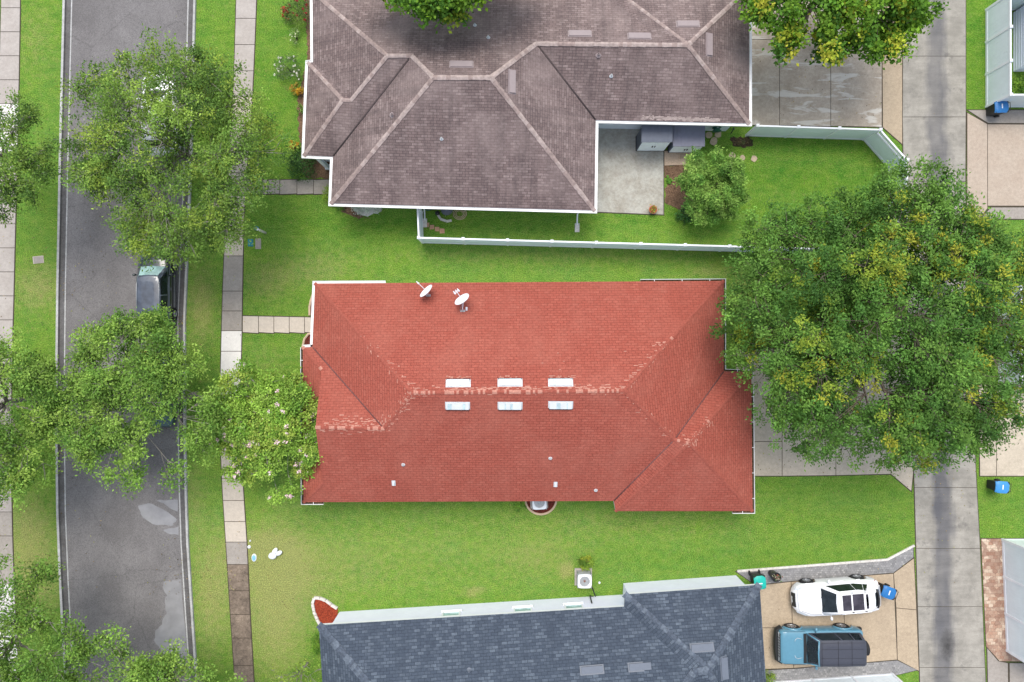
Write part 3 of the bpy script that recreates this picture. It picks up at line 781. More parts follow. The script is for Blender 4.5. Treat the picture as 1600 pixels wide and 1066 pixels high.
def valley(house, a, b, mat, w=.05):
    a, b = house.pts[a], house.pts[b]; MB().tube([a.lerp(b, .01) + Vector((0, 0, .004)), a.lerp(b, .97) + Vector((0, 0, .004))], w, 6).build('valley', mat, house.roof)
for a, b_ in (('W1', 'Q'), ('E1', 'T'), ('S1', 'T')): valley(red, a, b_, M['valley'], .035)
for px, py in ((630, 726), (860, 716), (931, 766)): red.pipe(px, py, .04, .2)
for px, py in ((615, 755), (868, 757)): red.vent(px, py, .10, .22, M['vent_w'], h=.1)
red.gutter([(602, 442.5), ('NW', 0), ('W1', 0)]); red.gutter([('W2', 0), ('SW', 0), (505, 785)], solid=False)
red.gutter([('W1', 0), ('W2', 0)], solid=True)
red.gutter([(1145, 799), ('SE', 0), (1174.3, 600)][0:3], solid=False)
red.gutter([(1174, 592), ('E2', 0), ('E1', 0), ('NE', 0), (1001, 439.8)], solid=False, width=.12)

# ---- brown-roofed house
ze = 2.75
zR3 = av(rz(677, 121, 'y', 318), rz(677, 121, 'x', 517)); zR1 = rz(605, 87, 'y', 244); zR5 = av(rz(838, 68, 'y', 190), rz(838, 68, 'x', 930)); zU = av(rz(538, 157, 'x', 477), rz(538, 157, 'y', 243)); zK = av(rz(1075, 70, 'y', 193), rz(1075, 70, 'x', 1171))
brown = House('brown_roofed_house', 'house under stained brown shingle hip roof with pale ridge caps, top of photo', ze,
    dict(NWa=(488, -13), Wc=(489, 97), W2n=(481, 98), W2s=(475, 243), Sc=(520, 245), SWc=(517, 318), SEc=(929, 329), Ei=(931, 188), Ee=(1171, 193), NE=(1171, -20), Nb=(955, -20), Nm=(944, -13),
         R1=(605, 87, zR1), R2=(643, 87, zR1), R3=(677, 121, zR3), R4=(767, 121, zR3), R5=(838, 68, zR5), K=(1075, 70, zK), T=(1042, 70, zK), U=(535, 156, zU), X=(548, 157, zU)),
    ['NWa', 'Wc', 'W2n', 'W2s', 'Sc', 'SWc', 'SEc', 'Ei', 'Ee', 'NE', 'Nb', 'Nm'],
    [('NWa', 'Nm', 'T', 'R5', 'R4', 'R3', 'R2', 'R1'), ('Nm', 'Nb', 'K', 'T'), ('Nb', 'NE', 'K'), ('NE', 'Ee', 'K'), ('Ei', 'R5', 'T', 'K', 'Ee'), ('SEc', 'R4', 'R5', 'Ei'),
     ('SWc', 'R3', 'R4', 'SEc'), ('Sc', 'R2', 'R3', 'SWc'), ('W2s', 'U', 'X', 'R1', 'R2', 'Sc'), ('W2n', 'U', 'W2s'), ('Wc', 'X', 'U', 'W2n'), ('NWa', 'R1', 'X', 'Wc')],
    M['brown'], M['wall_p'])
bp = brown.pts; BM = [M['brown_cap2'], M['brown_cap']]
for a, b_, pl, w in (('R3', 'R4', .97, .36), ('R3', 'R2', .9, .33), ('R4', 'R5', .95, .36), ('R5', 'T', .95, .33), ('T', 'K', .9, .33), ('R1', 'R2', .8, .3), ('NWa', 'R1', .4, .3), ('X', 'R1', .7, .3), ('W2n', 'U', .45, .3), ('W2s', 'U', .5, .3), ('U', 'X', .7, .3),
                     ('SWc', 'R3', .62, .33), ('SEc', 'R4', .65, .33), ('Nb', 'K', .5, .33), ('NE', 'K', .6, .33), ('Ee', 'K', .35, .33)):
    caps(bp[a], bp[b_], brown.roof, BM, w=w * .70, pale=pl * .8, tab=.22, drop=.3, lift=.025)
for a, b_ in (('Sc', 'R2'), ('Ei', 'R5')): valley(brown, a, b_, M['valley_b'], .05)
q = P(513, 262); MB().box((q.x, q.y, 1.3), (.2, .2, 2.5)).box((q.x, q.y, .1), (.28, .28, .2)).build('porch_column', M['white'], brown.root)
brown.gutter([('NWa', 0), ('Wc', 0), ('W2n', 0), ('W2s', 0), ('Sc', 0), ('SWc', 0), ('SEc', 0), ('Ei', 0), ('Ee', 0), ('NE', 0)], solid=True, width=.14)
for px, py in ((721, 101), (906, 53), (999, 57), (1075, 38)): brown.vent(px, py, 1.15, .32, M['vent_b'])
for px, py in ((800, 128), (1108, 70)): brown.vent(px, py, 1.15, .32, M['vent_b'])
for px, py in ((742, 40), (763, 59), (690, 217), (955, 119)): brown.pipe(px, py, .04, .22)
for px, py in ((613, 180), (935, 86)): brown.pipe(px, py, .06, .16, M['vent_b'])
brown.worn((1004, 183), (1122, 188), 260, 1.6, 31, M['brown_cap'])

# ---- blue-grey-roofed house (turned a few degrees)
zk = 4.25; zm = 5.2
grey = House('blue_grey_roofed_house', 'white-walled house under a blue-grey shingle roof at the bottom of the photo', ze,
    dict(A=(498, 977), B=(975, 948), C=(976, 929), D=(1187, 914), SE=(1212, 1286), SW=(519, 1318), M1=(668, 1182, zm), M2=(1013, 1161, zm), K=(1107, 1048, zk), T=(1084, 1051, zk)),
    ['A', 'B', 'C', 'D', 'SE', 'SW'],
    [('A', 'B', 'T', 'M2', 'M1'), ('B', 'C', 'K', 'T'), ('C', 'D', 'K'), ('D', 'SE', 'K'), ('SE', 'SW', 'M1', 'M2', 'T', 'K'), ('A', 'M1', 'SW')],
    M['grey'], M['wall'], wall_in=.40)
gp = grey.pts; GM = [M['grey_cap2'], M['grey_cap']]
for a, b_ in (('A', 'M1'), ('C', 'K'), ('D', 'K'), ('T', 'K'), ('M2', 'T'), ('M1', 'M2'), ('K', 'SE')):
    caps(gp[a], gp[b_], grey.roof, GM, w=.40, pale=.55, tab=.2, lift=.025)
for px, py in ((925, 1047), (1000, 1042), (1097, 1012), (1131, 1044)): grey.vent(px, py, 1.15, .36, M['vent_g'], h=.14)
grey.pipe(733, 1047, .05, .2, M['vent_g'])
def wall_frame(house, xa, ya, xb, yb, inn):
    a = P(xa, ya, house.ze); b_ = P(xb, yb, house.ze); t = (b_ - a); t.z = 0; t.normalize(); n = Vector((-t.y, t.x, 0))
    return a, t, n
def add_window(house, a, t, n, inn, cx, w, z0, z1, blinds=False):
    """n points out of the house; cx distance along the wall from a"""
    c = a + t * cx - n * inn; c.z = (z0 + z1) / 2; h = z1 - z0; up = Vector((0, 0, 1))
    f = MB()
    for o_, sz in ((t * (w / 2), (.09, h + .18)), (t * (-w / 2), (.09, h + .18))): f.frame_box(c + o_ + n * .03, t, up, n, sz[0], sz[1], .08)
    for s_ in (-1, 1): f.frame_box(c + up * s_ * (h / 2 + .045) + n * .03, t, up, n, w - .09, .09, .08)
    f.frame_box(c + n * .02, t, up, n, w - .1, .035, .05)
    wo = f.build('window', M['white'], house.root)
    g = MB(); g.frame_box(c + n * .008, t, up, n, w - .09, h, .012); g.build('pane', M['glass_t'], wo)
    s_ = MB(); s_.frame_box(c - up * (h / 2 + .12) + n * .06, t, up, n, w + .2, .06, .14); s_.build('sill', M['white'], wo)
a, t, n = wall_frame(grey, 498, 977, 975, 948, .4)
for cx, w in ((7.0, .95), (11.0, .95), (13.85, .95)): add_window(grey, a, t, n, .4, cx, w, 1.15, 2.1)
b = MB(); q0 = a + t * 14.9 - n * .37
b.tube([P(921, 910, .3), P(926, 920, .12), P(931, 934, .06), q0 + n * .08 + Vector((0, 0, -2.6)), q0 + n * .05 + Vector((0, 0, -1.6))], .035, 8)
pipe_obj = ('insulated_pipe', b)
a, t, n = wall_frame(brown, 931, 188, 1171, 193, .42)
# ---------------------------------------------------------------- fences
def dist_split(path, step):
    out = []
    for a, b in zip(path[:-1], path[1:]):
        L = (b - a).length; k = max(1, round(L / step)); out.append([a.lerp(b, i / k) for i in range(k + 1)])
    return out
def fence(label, cat, pix, h=1.83, step=2.4, lattice=(), group='white vinyl fences', skip_last=False):
    path = [P(x, y) for x, y in pix]; c = sum(path, Vector()) / len(path)
    root = thing('vinyl_fence', label, cat, (c.x, c.y, 0), 0, group)
    up = Vector((0, 0, 1)); posts = []
    for si, seg in enumerate(dist_split(path, step)):
        for i, (a, b) in enumerate(zip(seg[:-1], seg[1:])):
            t = (b - a).normalized(); n = Vector((-t.y, t.x, 0)); L = (b - a).length - .13; m = (a + b) / 2
            ph = h - (.38 if si in lattice else .0)
            f = MB()
            f.frame_box(m + up * (ph / 2 + .02), t, n, up, L, .045, ph - .12)
            k = max(2, int(L / .19))
            for j in range(1, k): f.frame_box(m + t * (-L / 2 + L * j / k) + up * (ph / 2 + .02), t, n, up, .012, .055, ph - .2)
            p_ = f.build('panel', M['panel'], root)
            for z, hh in ((.09, .15), (ph - .05, .12)) + (((h - .05, .1),) if si in lattice else ()): MB().frame_box(m + up * z, t, n, up, L, .085, hh).build('rail', M['white'], root)
            if si in lattice:
                q = MB(); z0, z1 = ph + .01, h - .10; hh = z1 - z0; nb = int(L / .11)
                for j in range(nb):
                    for sg in (-1, 1):
                        x0 = -L / 2 + (L - hh) * (j + .5) / nb + hh / 2
                        d = (t * sg + up).normalized(); e = n.cross(d)
                        q.frame_box(m + t * x0 + up * ((z0 + z1) / 2) + n * .006 * sg, d, n, e, hh * 1.38, .008, .028)
                q.build('lattice', M['white'], root)
        posts += seg if si == 0 else seg[1:]
    if len(pix) > 2 and (path[0] - path[-1]).length < .1: posts = posts[:-1]
    for p in posts:
        b = MB(); b.box((p.x, p.y, (h + .04) / 2), (.13, .13, h + .04)); po = b.build('post', M['white'], root)
        c_ = MB(); z = h + .04
        V = [(p.x + sx * .085, p.y + sy * .085, z) for sx, sy in ((-1, -1), (1, -1), (1, 1), (-1, 1))] + [(p.x + sx * .085, p.y + sy * .085, z + .03) for sx, sy in ((-1, -1), (1, -1), (1, 1), (-1, 1))] + [(p.x, p.y, z + .09)]
        c_.add(V, [(3, 2, 1, 0), (0, 1, 5, 4), (1, 2, 6, 5), (2, 3, 7, 6), (3, 0, 4, 7), (4, 5, 8), (5, 6, 8), (6, 7, 8), (7, 4, 8)]); c_.build('post_cap', M['white'], po)
    return root
fence('long white vinyl fence with lattice corner enclosing the yard of the brown-roofed house', 'fence',
      [(1166, 212), (1349, 218), (1389, 263), (1389, 399), (661, 379), (659, 332)], lattice=(1,))
fence('tall white vinyl fence beside the narrow grass strip at the upper right', 'fence', [(1720, 15), (1541, 16), (1541, 167), (1720, 167)], h=1.95, step=1.95)
fence('white vinyl fence half hidden under the big tree at the right edge', 'fence', [(1700, 452), (1559, 452), (1561, 596), (1700, 598)], h=1.83)
fence('white vinyl fence beside the red and tan pavers at the lower right', 'fence', [(1720, 843), (1566, 843), (1573, 1016), (1600, 1033), (1720, 1033)], h=1.9)
fence('white vinyl fence along the bottom edge south of the blue vehicle', 'fence', [(1204, 1066), (1393, 1053), (1424, 1078), (1424, 1200)], h=1.83)

# ---------------------------------------------------------------- yard things
def root_at(name, label, cat, px, py, group=None, rz=0):
    p = P(px, py); return thing(name, label, cat, (p.x, p.y, 0), rz, group)
UP = Vector((0, 0, 1)); EX = Vector((1, 0, 0)); EY = Vector((0, 1, 0))
def shed(label, px0, px1, py_front, depth, h, doors, body, roofm, doorm, slope=.12):
    a = P(px0, py_front); c = P(px1, py_front); w = c.x - a.x; cx = (a.x + c.x) / 2; y0 = a.y; y1 = a.y + depth
    root = thing('garden_shed', label, 'shed', (cx, (y0 + y1) / 2, 0))
    b = MB(); b.prism([(a.x + .03, y0 + .03), (c.x - .03, y0 + .03), (c.x - .03, y1), (a.x + .03, y1)], .06, h - slope - .02); b.build('wall', body, root)
    b = MB(); b.prism([(a.x, y0), (c.x, y0), (c.x, y1), (a.x, y1)], .04, .10); b.build('base', M['black'], root)
    # sloping ribbed lid
    b = MB(); V = [(a.x - .02, y0 - .03, h - slope), (c.x + .02, y0 - .03, h - slope), (c.x + .02, y1 + .02, h), (a.x - .02, y1 + .02, h)]
    V2 = [(x, y, z - .06) for x, y, z in V]; b.add(V + V2, [(0, 1, 2, 3), (7, 6, 5, 4), (0, 4, 5, 1), (1, 5, 6, 2), (2, 6, 7, 3), (3, 7, 4, 0)])
    k = 8
    for i in range(k + 1):
        x = a.x + .04 + (w - .08) * i / k
        b.frame_box(((x), (y0 + y1) / 2 - .005, h - slope / 2 + .006), (1, 0, 0), Vector((0, depth, slope)).normalized(), Vector((0, -slope, depth)).normalized(), .035, depth * .97, .016)
    b.build('roof', roofm, root)
    for i in range(doors):
        x = a.x + .06 + (w - .12) * (i + .5) / doors; dw = (w - .12) / doors - .015
        b = MB(); b.frame_box((x, y0 + .012, (h - slope) / 2 + .03), EX, UP, EY, dw, h - slope - .2, .035)
        for s_ in (-1, 1): b.frame_box((x + s_ * (dw / 2 - .05), y0 - .009, (h - slope) / 2 + .03), EX, UP, EY, .05, h - slope - .3, .012)
        d = b.build('door', doorm, root)
        q = MB(); q.frame_box((a.x + w / 2 + (-.07 if i == 0 else .07), y0 - .03, h * .5), EX, UP, EY, .05, .2, .04); q.build('handle', M['black'], d)
    return root
shed('dark grey resin shed with two pale doors on the patio corner', 993, 1038, 236.5, .85, 2.05, 2, M['shed_d'], M['shed_r'], M['shed_l'])
shed('lower grey resin shed with lavender-grey lid beside the dark shed', 1043, 1090, 239, 1.35, 1.5, 2, M['shed_r'], M['shed_r2'], M['shed_l'], .08)

def ac_unit(label, px, py, size, h, bladem, ringm, pad=True, rz=0):
    p = P(px, py); root = thing('air_conditioner', label, 'air conditioner', (p.x, p.y, 0), rz)
    s = size / 2
    if pad:
        b = MB(); b.box((0, 0, .04), (size + .22, size + .2, .08)); b.build('base', M['conc'], root, world=False)
    b = MB(); z0, z1 = .08, h - .05
    b.box((0, 0, (z0 + z1) / 2), (size - .03, size - .03, z1 - z0), 0, 0)
    for sx, sy, ax in ((0, -1, 0), (0, 1, 0), (-1, 0, 1), (1, 0, 1)):      # louvres
        for k in range(9):
            z = z0 + .06 + (z1 - z0 - .1) * k / 9
            b.box((sx * s, sy * s, z), (size - .1 if ax == 0 else .012, .012 if ax == 0 else size - .1, .03), 0, 0)
    for sx in (-1, 1):
        for sy in (-1, 1): b.box((sx * (s - .012), sy * (s - .012), (z0 + z1) / 2), (.05, .05, z1 - z0))
    b.build('cabinet', M['metal'], root, world=False)
    # top plate with a round opening
    b = MB(); n = 32; r = s * .74; cr = .06; ring = []
    for j in range(n):
        t = 2 * math.pi * (j + .5) / n; ct, st = math.cos(t), math.sin(t)
        q = (abs(ct) ** 6 + abs(st) ** 6) ** (-1 / 6); ring.append((s * q * ct, s * q * st))
    V = [(x, y, h) for x, y in ring] + [(r * math.cos(2 * math.pi * (j + .5) / n), r * math.sin(2 * math.pi * (j + .5) / n), h + .012) for j in range(n)] + [(x, y, h - .06) for x, y in ring] + [(r * math.cos(2 * math.pi * (j + .5) / n), r * math.sin(2 * math.pi * (j + .5) / n), h - .14) for j in range(n)]
    for j in range(n):
        q = (j + 1) % n
        b.add([V[j], V[q], V[n + q], V[n + j], V[2 * n + j], V[2 * n + q], V[3 * n + j], V[3 * n + q]], [(0, 1, 2, 3), (4, 5, 1, 0), (3, 2, 7, 6)])
    b.build('top_panel', M['white'], root, world=False)
    b = MB(); b.lathe([(r, h - .13), (0.0, h - .13)], (0, 0, 0), n=32); b.build('fan_well', M['dark'], root, world=False)
    b = MB()
    for k in range(3):
        a = k * 2 * math.pi / 3 + .3; u = Vector((math.cos(a), math.sin(a), 0)); v = Vector((-u.y, u.x, 0))
        b.add([u * .06 + v * -.09 + UP * (h - .09), u * r * .9 + v * -.19 + UP * (h - .10), u * r * .92 + v * .19 + UP * (h - .06), u * .06 + v * .10 + UP * (h - .06)], [(0, 1, 2, 3)])
    b.lathe([(.0, h - .03), (.07, h - .035), (.08, h - .1)], (0, 0, 0), n=14); b.build('fan', bladem, root, world=False)
    b = MB()
    for rr_ in [r * k / 5 for k in range(1, 6)]: b.tube([(rr_ * math.cos(2 * math.pi * j / 24), rr_ * math.sin(2 * math.pi * j / 24), h + .02) for j in range(25)], .0035, 4, caps=False)
    for k in range(6):
        a = k * math.pi / 3; b.tube([(.05 * math.cos(a), .05 * math.sin(a), h + .024), (r * math.cos(a), r * math.sin(a), h + .018)], .004, 4)
    b.build('grille', ringm, root, world=False)
    return root
ac1 = ac_unit('white-topped air conditioner with a rusty brown fan on the lawn by the white wall', 911.3, 901, .78, .82, M['rusty'], M['metal'])
ac2 = ac_unit('white air conditioner half under the south eave of the red roof', 842, 780.5, .80, .78, M['vent_w'], M['metal'], rz=.05)
tag(pipe_obj[1].build('coolant_pipe', M['black']), 'dark insulated pipe running from the air conditioner up the white wall', 'pipe')
# half-round bed round it
def ring_bed(name, label, px, py, r, a0, a1, mulch, edge, w=.11, squash=1.0):
    c = P(px, py); root = thing(name, label, 'flower bed', (c.x, c.y, 0)); n = 28
    pts = [c + Vector((r * math.cos(a0 + (a1 - a0) * i / n), squash * r * math.sin(a0 + (a1 - a0) * i / n), 0)) for i in range(n + 1)]
    b = MB(); b.prism([(p.x, p.y) for p in pts], .0, .045); b.build('mulch', mulch, root)
    b = MB(); b.sweep(pts, [(-w / 2, 0), (w / 2, 0), (w / 2, .10), (0, .13), (-w / 2, .10)]); b.build('edging', edge, root)
ring_bed('mulch_bed', 'half-round mulch bed with tan edging south of the red roof', 845, 779, .90, math.pi, 2 * math.pi, M['mulch_d'], M['edging'])
def curve_bed(name, label, pts, closed_pts, mulch, edge, w=.11, edge_name='edging'):
    q = [P(x, y) for x, y in pts]; c = sum(q, Vector()) / len(q); root = thing(name, label, 'flower bed', (c.x, c.y, 0))
    b = MB(); b.prism([(p.x, p.y) for p in q + [P(x, y) for x, y in closed_pts]], 0, .045); b.build('mulch', mulch, root)
    if edge: b = MB(); b.sweep(q, [(-w / 2, 0), (w / 2, 0), (w / 2, .10), (0, .13), (-w / 2, .10)]); b.build(edge_name, edge, root)
    return root
curve_bed('mulch_bed', 'dark red mulch bed with curved tan edging along the west wall of the red-roofed house',
          [(489, 521), (482, 522), (476, 530), (473, 543), (472, 570), (473, 600), (475, 640), (480, 700), (484, 740)], [(520, 745), (520, 521)], M['mulch_d'], M['edging'])
curve_bed('mulch_bed', 'narrow mulch bed with tan edging north of the path to the red-roofed house', [(490, 458), (486, 470), (484, 480), (484, 493)], [(520, 493), (520, 458)], M['mulch_d'], M['edging'])
bed = curve_bed('mulch_bed', 'pointed red mulch bed ringed with pale blocks at the corner of the blue-grey-roofed house',
          [(500, 975), (492, 958), (489, 945), (492, 934), (500, 935), (512, 940), (524, 949)], [(528, 952), (526, 985), (505, 985)], M['mulch_r'], None)
def blocks(parent, pts, size, hgt, gap=.02, mat=None, name='edging_block', jit=.1):
    q = [P(x, y) for x, y in pts]; rr = random.Random(5)
    for a, b in zip(q[:-1], q[1:]):
        L = (b - a).length; k = max(1, round(L / size)); t = (b - a).normalized(); ang = math.atan2(t.y, t.x)
        for i in range(k):
            m = a + t * (L * (i + .5) / k); s_ = L / k - gap; bb = MB(); hh = hgt * rr.uniform(.85, 1.1)
            w = size * .55; rot = ang + rr.uniform(-jit, jit)
            ca, sa = math.cos(rot), math.sin(rot)
            base = [(-s_ / 2, -w / 2), (s_ / 2, -w / 2), (s_ / 2, w / 2), (-s_ / 2, w / 2)]
            V = [(m.x + x * ca - y * sa, m.y + x * sa + y * ca, 0) for x, y in base] + [(m.x + (x * ca - y * sa), m.y + (x * sa + y * ca), hh * .8) for x, y in base] + [(m.x + (x * ca - y * sa) * .82, m.y + (x * sa + y * ca) * .82, hh) for x, y in base]
            bb.add(V, [(0, 1, 5, 4), (1, 2, 6, 5), (2, 3, 7, 6), (3, 0, 4, 7), (4, 5, 9, 8), (5, 6, 10, 9), (6, 7, 11, 10), (7, 4, 8, 11), (8, 9, 10, 11)])
            bb.build(name, mat or M['stone'], parent)
blocks(bed, [(501, 977), (496, 967), (491, 955), (489, 943), (491, 934), (500, 934), (509, 938), (518, 944), (527, 951)], .30, .14)
# brown mulch and beds in the brown-roofed yard
def flat_stuff(name, label, pts, mat, z=.012, th=.03):
    q = [P(x, y) for x, y in pts]; b = MB(); n = len(q); rr = random.Random(int(pts[0][0])); out = []
    for i in range(n):
        a, c = q[i], q[(i + 1) % n]; k = max(1, int((c - a).length / .12))
        for j in range(k):
            p = a.lerp(c, j / k); out.append((p.x + rr.uniform(-.07, .07), p.y + rr.uniform(-.07, .07)))
    b.prism(out, -.01, th); return tag(b.build(name, mat), label, kind='structure')
flat_stuff('mulch_ground', 'brown mulch ground between patio and round shrub tree', [(1038, 259), (1070, 258), (1080, 275), (1092, 300), (1088, 325), (1070, 336), (1052, 322), (1040, 318), (1040, 296), (1046, 285), (1039, 276)], M['mulch_b'], th=.014)
flat_stuff('mulch_ground', 'dark bare soil at the foot of the nook fence', [(1140, 215), (1172, 214), (1178, 226), (1160, 232), (1145, 226)], M['soil'], th=.014)
flat_stuff('mulch_ground', 'mulched border west of the brown-roofed house', [(476, -20), (520, -20), (520, 278), (480, 279), (464, 262), (470, 240), (464, 160), (472, 130), (480, 90)], M['mulch_b'], th=.016)
flat_stuff('gravel_ground', 'pale gravel patch under the south eave of the brown-roofed house', [(530, 318), (600, 318), (594, 332), (575, 337), (552, 334)], M['stone'], th=.016)
flat_stuff('mulch_ground', 'dark mulch ring beside the gravel patch', [(524, 316), (548, 320), (560, 336), (580, 341), (560, 341), (536, 332)], M['mulch_b'], th=.02)
def stone(label, px, py, r, group, mat=None, square=False, seed=0):
    p = P(px, py); rr = random.Random(seed + int(px * 3 + py)); n = 4 if square else 9
    pts = []
    for j in range(n):
        t = 2 * math.pi * j / n + (.8 if square else 0); q = r * rr.uniform(.82, 1.12); pts.append((p.x + q * math.cos(t), p.y + q * math.sin(t)))
    b = MB(); b.prism(pts, -.01, .04); o = b.build('stepping_stone', mat or M['step']); tag(o, label, 'stepping stone', group)
    return o
for i, (x, y, r, lb) in enumerate([(1108, 211, .22, 'flat tan stone left of the two nearest the nook wall'), (1122, 210, .21, 'flat tan stone right of the two nearest the nook wall'), (1115, 221, .24, 'flat tan stone just below the pair near the nook wall'),
        (1124, 239, .20, 'tan stone touching the round shrub tree, leftmost of the curved row'), (1144, 244, .22, 'second tan stone in the curved row, right of the one touching the shrub'), (1160, 247, .18, 'third tan stone in the curved row on the yard lawn'), (1178, 248, .19, 'last tan stone in the curved row, farthest into the open lawn')]):
    stone(lb, x, y, r, 'stepping stones in the fenced yard')
for i, (x, y) in enumerate([(667, 352), (675, 355), (683, 358), (691, 361)]):
    stone('%s square reddish stepping stone inside the fence corner' % ['first, nearest the fence,', 'second', 'third', 'fourth, farthest from the fence,'][i], x, y, .19, 'square stepping stones in the fence corner', M['paver_t'] if False else simple('salmon_stone', (.52, .31, .20), .85, .2, var=.2) if i == 0 else bpy.data.materials['salmon_stone'], True)

# wheeled bins
def bin_(label, px, py, rz, body, lid, group='wheeled bins', w=.58, d=.66, h=1.03, sc=1.0):
    """local +x points to the handle/wheel side"""
    p = P(px, py); root = thing('wheeled_bin', label, 'bin', (p.x, p.y, 0), rz, group)
    b = MB(); V = []
    for z, k, sh in ((.06, .80, .0), (h * .93, 1.0, .02)):
        V += [(sx * d / 2 * k + sh, sy * w / 2 * k, z) for sx, sy in ((-1, -1), (1, -1), (1, 1), (-1, 1))]
    b.add(V, [(3, 2, 1, 0), (0, 1, 5, 4), (1, 2, 6, 5), (2, 3, 7, 6), (3, 0, 4, 7)])
    b.frame_box((.02, 0, h * .925), EX, EY, UP, d + .05, w + .05, .05)
    b.frame_box((-d * .42, 0, h * .45), EX, EY, UP, .02, w * .5, h * .4)
    b.build('body', body, root, world=False)
    b = MB(); k = 10; prof = []
    for i in range(k + 1):                     # domed, round-cornered lid
        x = -d / 2 - .05 + (d + .08) * i / k; zz = h * .955 + .075 * math.sin(math.pi * min(1, max(0, i / k)) ** .8) ** .6
        half = (w / 2 + .03) * (1 - .12 * (abs(i / k - .5) * 2) ** 6); prof.append((x, half, zz))
    V = []; m = 7
    for x, hw, zz in prof:
        for j in range(m):
            y = -hw + 2 * hw * j / (m - 1); V.append((x, y, zz - .05 * (abs(y) / hw) ** 4))
    F = [(i * m + j, (i + 1) * m + j, (i + 1) * m + j + 1, i * m + j + 1) for i in range(k) for j in range(m - 1)]
    b.add(V, F, 0, True)
    # rim
    rim = [V[i * m] for i in range(k + 1)] + [V[k * m + j] for j in range(1, m)] + [V[i * m + m - 1] for i in range(k - 1, -1, -1)] + [V[j] for j in range(m - 2, 0, -1)]
    b.sweep(rim[::1], [(0, .002), (.012, .0), (.012, -.05), (-.01, -.05)], closed=True)
    lo = b.build('lid', lid, root, world=False)
    b = MB(); b.frame_box((-.04, .02, h * .955 + .078), EX, EY, UP, .06, .26, .006); b.build('sticker', M['white'], lo, world=False)
    b = MB(); b.tube([(d / 2 + .02, -w * .4, h * .93), (d / 2 + .13, -w * .4, h * .95), (d / 2 + .13, w * .4, h * .95), (d / 2 + .02, w * .4, h * .93)], .018, 6); b.build('handle', body, root, world=False)
    for sy in (-1, 1):
        b = MB(); b.lathe([(0, -.03), (.13, -.03), (.145, -.015), (.145, .015), (.13, .03), (0, .03)], (d * .42, sy * (w * .40 + .05), .145), (0, 1, 0), 18); b.build('wheel', M['rubber'], root, world=False)
    return root
bin_('black bin with blue lid against the end of the tall fence at the upper right', 1547, 176, R(2), M['black'], M['bin_b'])
bin_('black bin with bright blue lid on the grass edge right of the alley', 1548, 756, R(-4), M['black'], M['bin_l'])
bin_('black bin with blue lid standing behind the white vehicle', 1375, 917, R(-20), M['black'], M['bin_b'])
bin_('black bin with teal lid tucked behind the corner of the blue-grey roof', 1178, 901, R(95), M['black'], M['bin_t'])
# planter with plant
def planter(label, px, py, r0, r1, h, mat, leafcol, flower=None, n=60, spread=.25):
    root = root_at('planter', label, 'plant pot', px, py); p = P(px, py)
    b = MB(); b.lathe([(r0 * .9, 0), (r0, .02), (r1, h - .05), (r1 + .03, h - .04), (r1 + .03, h), (r1 - .02, h), (r1 - .04, h - .06), (0, h - .06)], p, n=20); b.build('pot', mat, root)
    leaves(root, 'foliage', [p + Vector((random.gauss(0, spread * .4), random.gauss(0, spread * .4), h + random.uniform(-.02, .18))) for _ in range(n)], .13, leafcol, .06)
    return root
def leaves(parent, name, pts, size, cols, spread, mat=None, up=.5, asp=.45, seed=1, grp=None):
    rg = np.random.default_rng(seed + len(pts)); n = len(pts); c = np.array([[q[0], q[1], q[2]] for q in pts]) + rg.normal(0, spread, (n, 3))
    off = np.array(WL.get(parent.name, Vector())) if parent is not None else np.zeros(3)
    me = leaf_mesh(name, c - off, rg, size, cols, up, asp)
    me.materials.append(mat or M['leaf']); o = bpy.data.objects.new(name, me); COL.objects.link(o); o.parent = parent; WL[o.name] = Vector(off)
    return o
def leaf_mesh(name, c, rg, size, cols, up=.6, asp=.5, tint=None, axis=None):
    n = len(c); nrm = rg.normal(0, 1, (n, 3)); nrm[:, 2] = np.abs(nrm[:, 2]) + up; nrm /= np.linalg.norm(nrm, axis=1)[:, None]
    a = rg.normal(0, 1, (n, 3)) if axis is None else axis + rg.normal(0, .5, (n, 3))
    a -= nrm * (a * nrm).sum(1)[:, None]; a /= np.linalg.norm(a, axis=1)[:, None] + 1e-9; b = np.cross(nrm, a)
    s = size * rg.uniform(.65, 1.3, n)[:, None]; w = s * asp
    V = np.stack([c - a * s * .5, c + b * w * .5 - a * s * .05, c + a * s * .5 - nrm * s * .12, c - b * w * .5 - a * s * .05], 1).reshape(-1, 3)
    F = np.arange(4 * n).reshape(n, 4)
    me = bpy.data.meshes.new(name); mesh_quads(me, V, F)
    cols = np.array(cols)
    if tint is None:
        k = rg.integers(0, len(cols), n); t = cols[k]
    else: t = tint
    t = t * rg.uniform(.72, 1.28, (n, 1)); rgba = np.concatenate([np.clip(t, 0, 1), np.ones((n, 1))], 1).repeat(4, 0).astype(np.float32)
    at = me.attributes.new('tint', 'FLOAT_COLOR', 'POINT'); at.data.foreach_set('color', rgba.ravel())
    return me
planter('dark round planter with a dead reddish plant between the teal-lidded bin and white vehicle', 1205, 895, .19, .25, .8, M['black'], [(.30, .10, .07), (.12, .18, .08), (.35, .32, .25)])
planter('terracotta pot of yellow-green leaves on the patio corner', 1019, 329, .14, .21, .3, M['terra'], [(.26, .30, .05), (.12, .20, .04), (.35, .25, .05)])

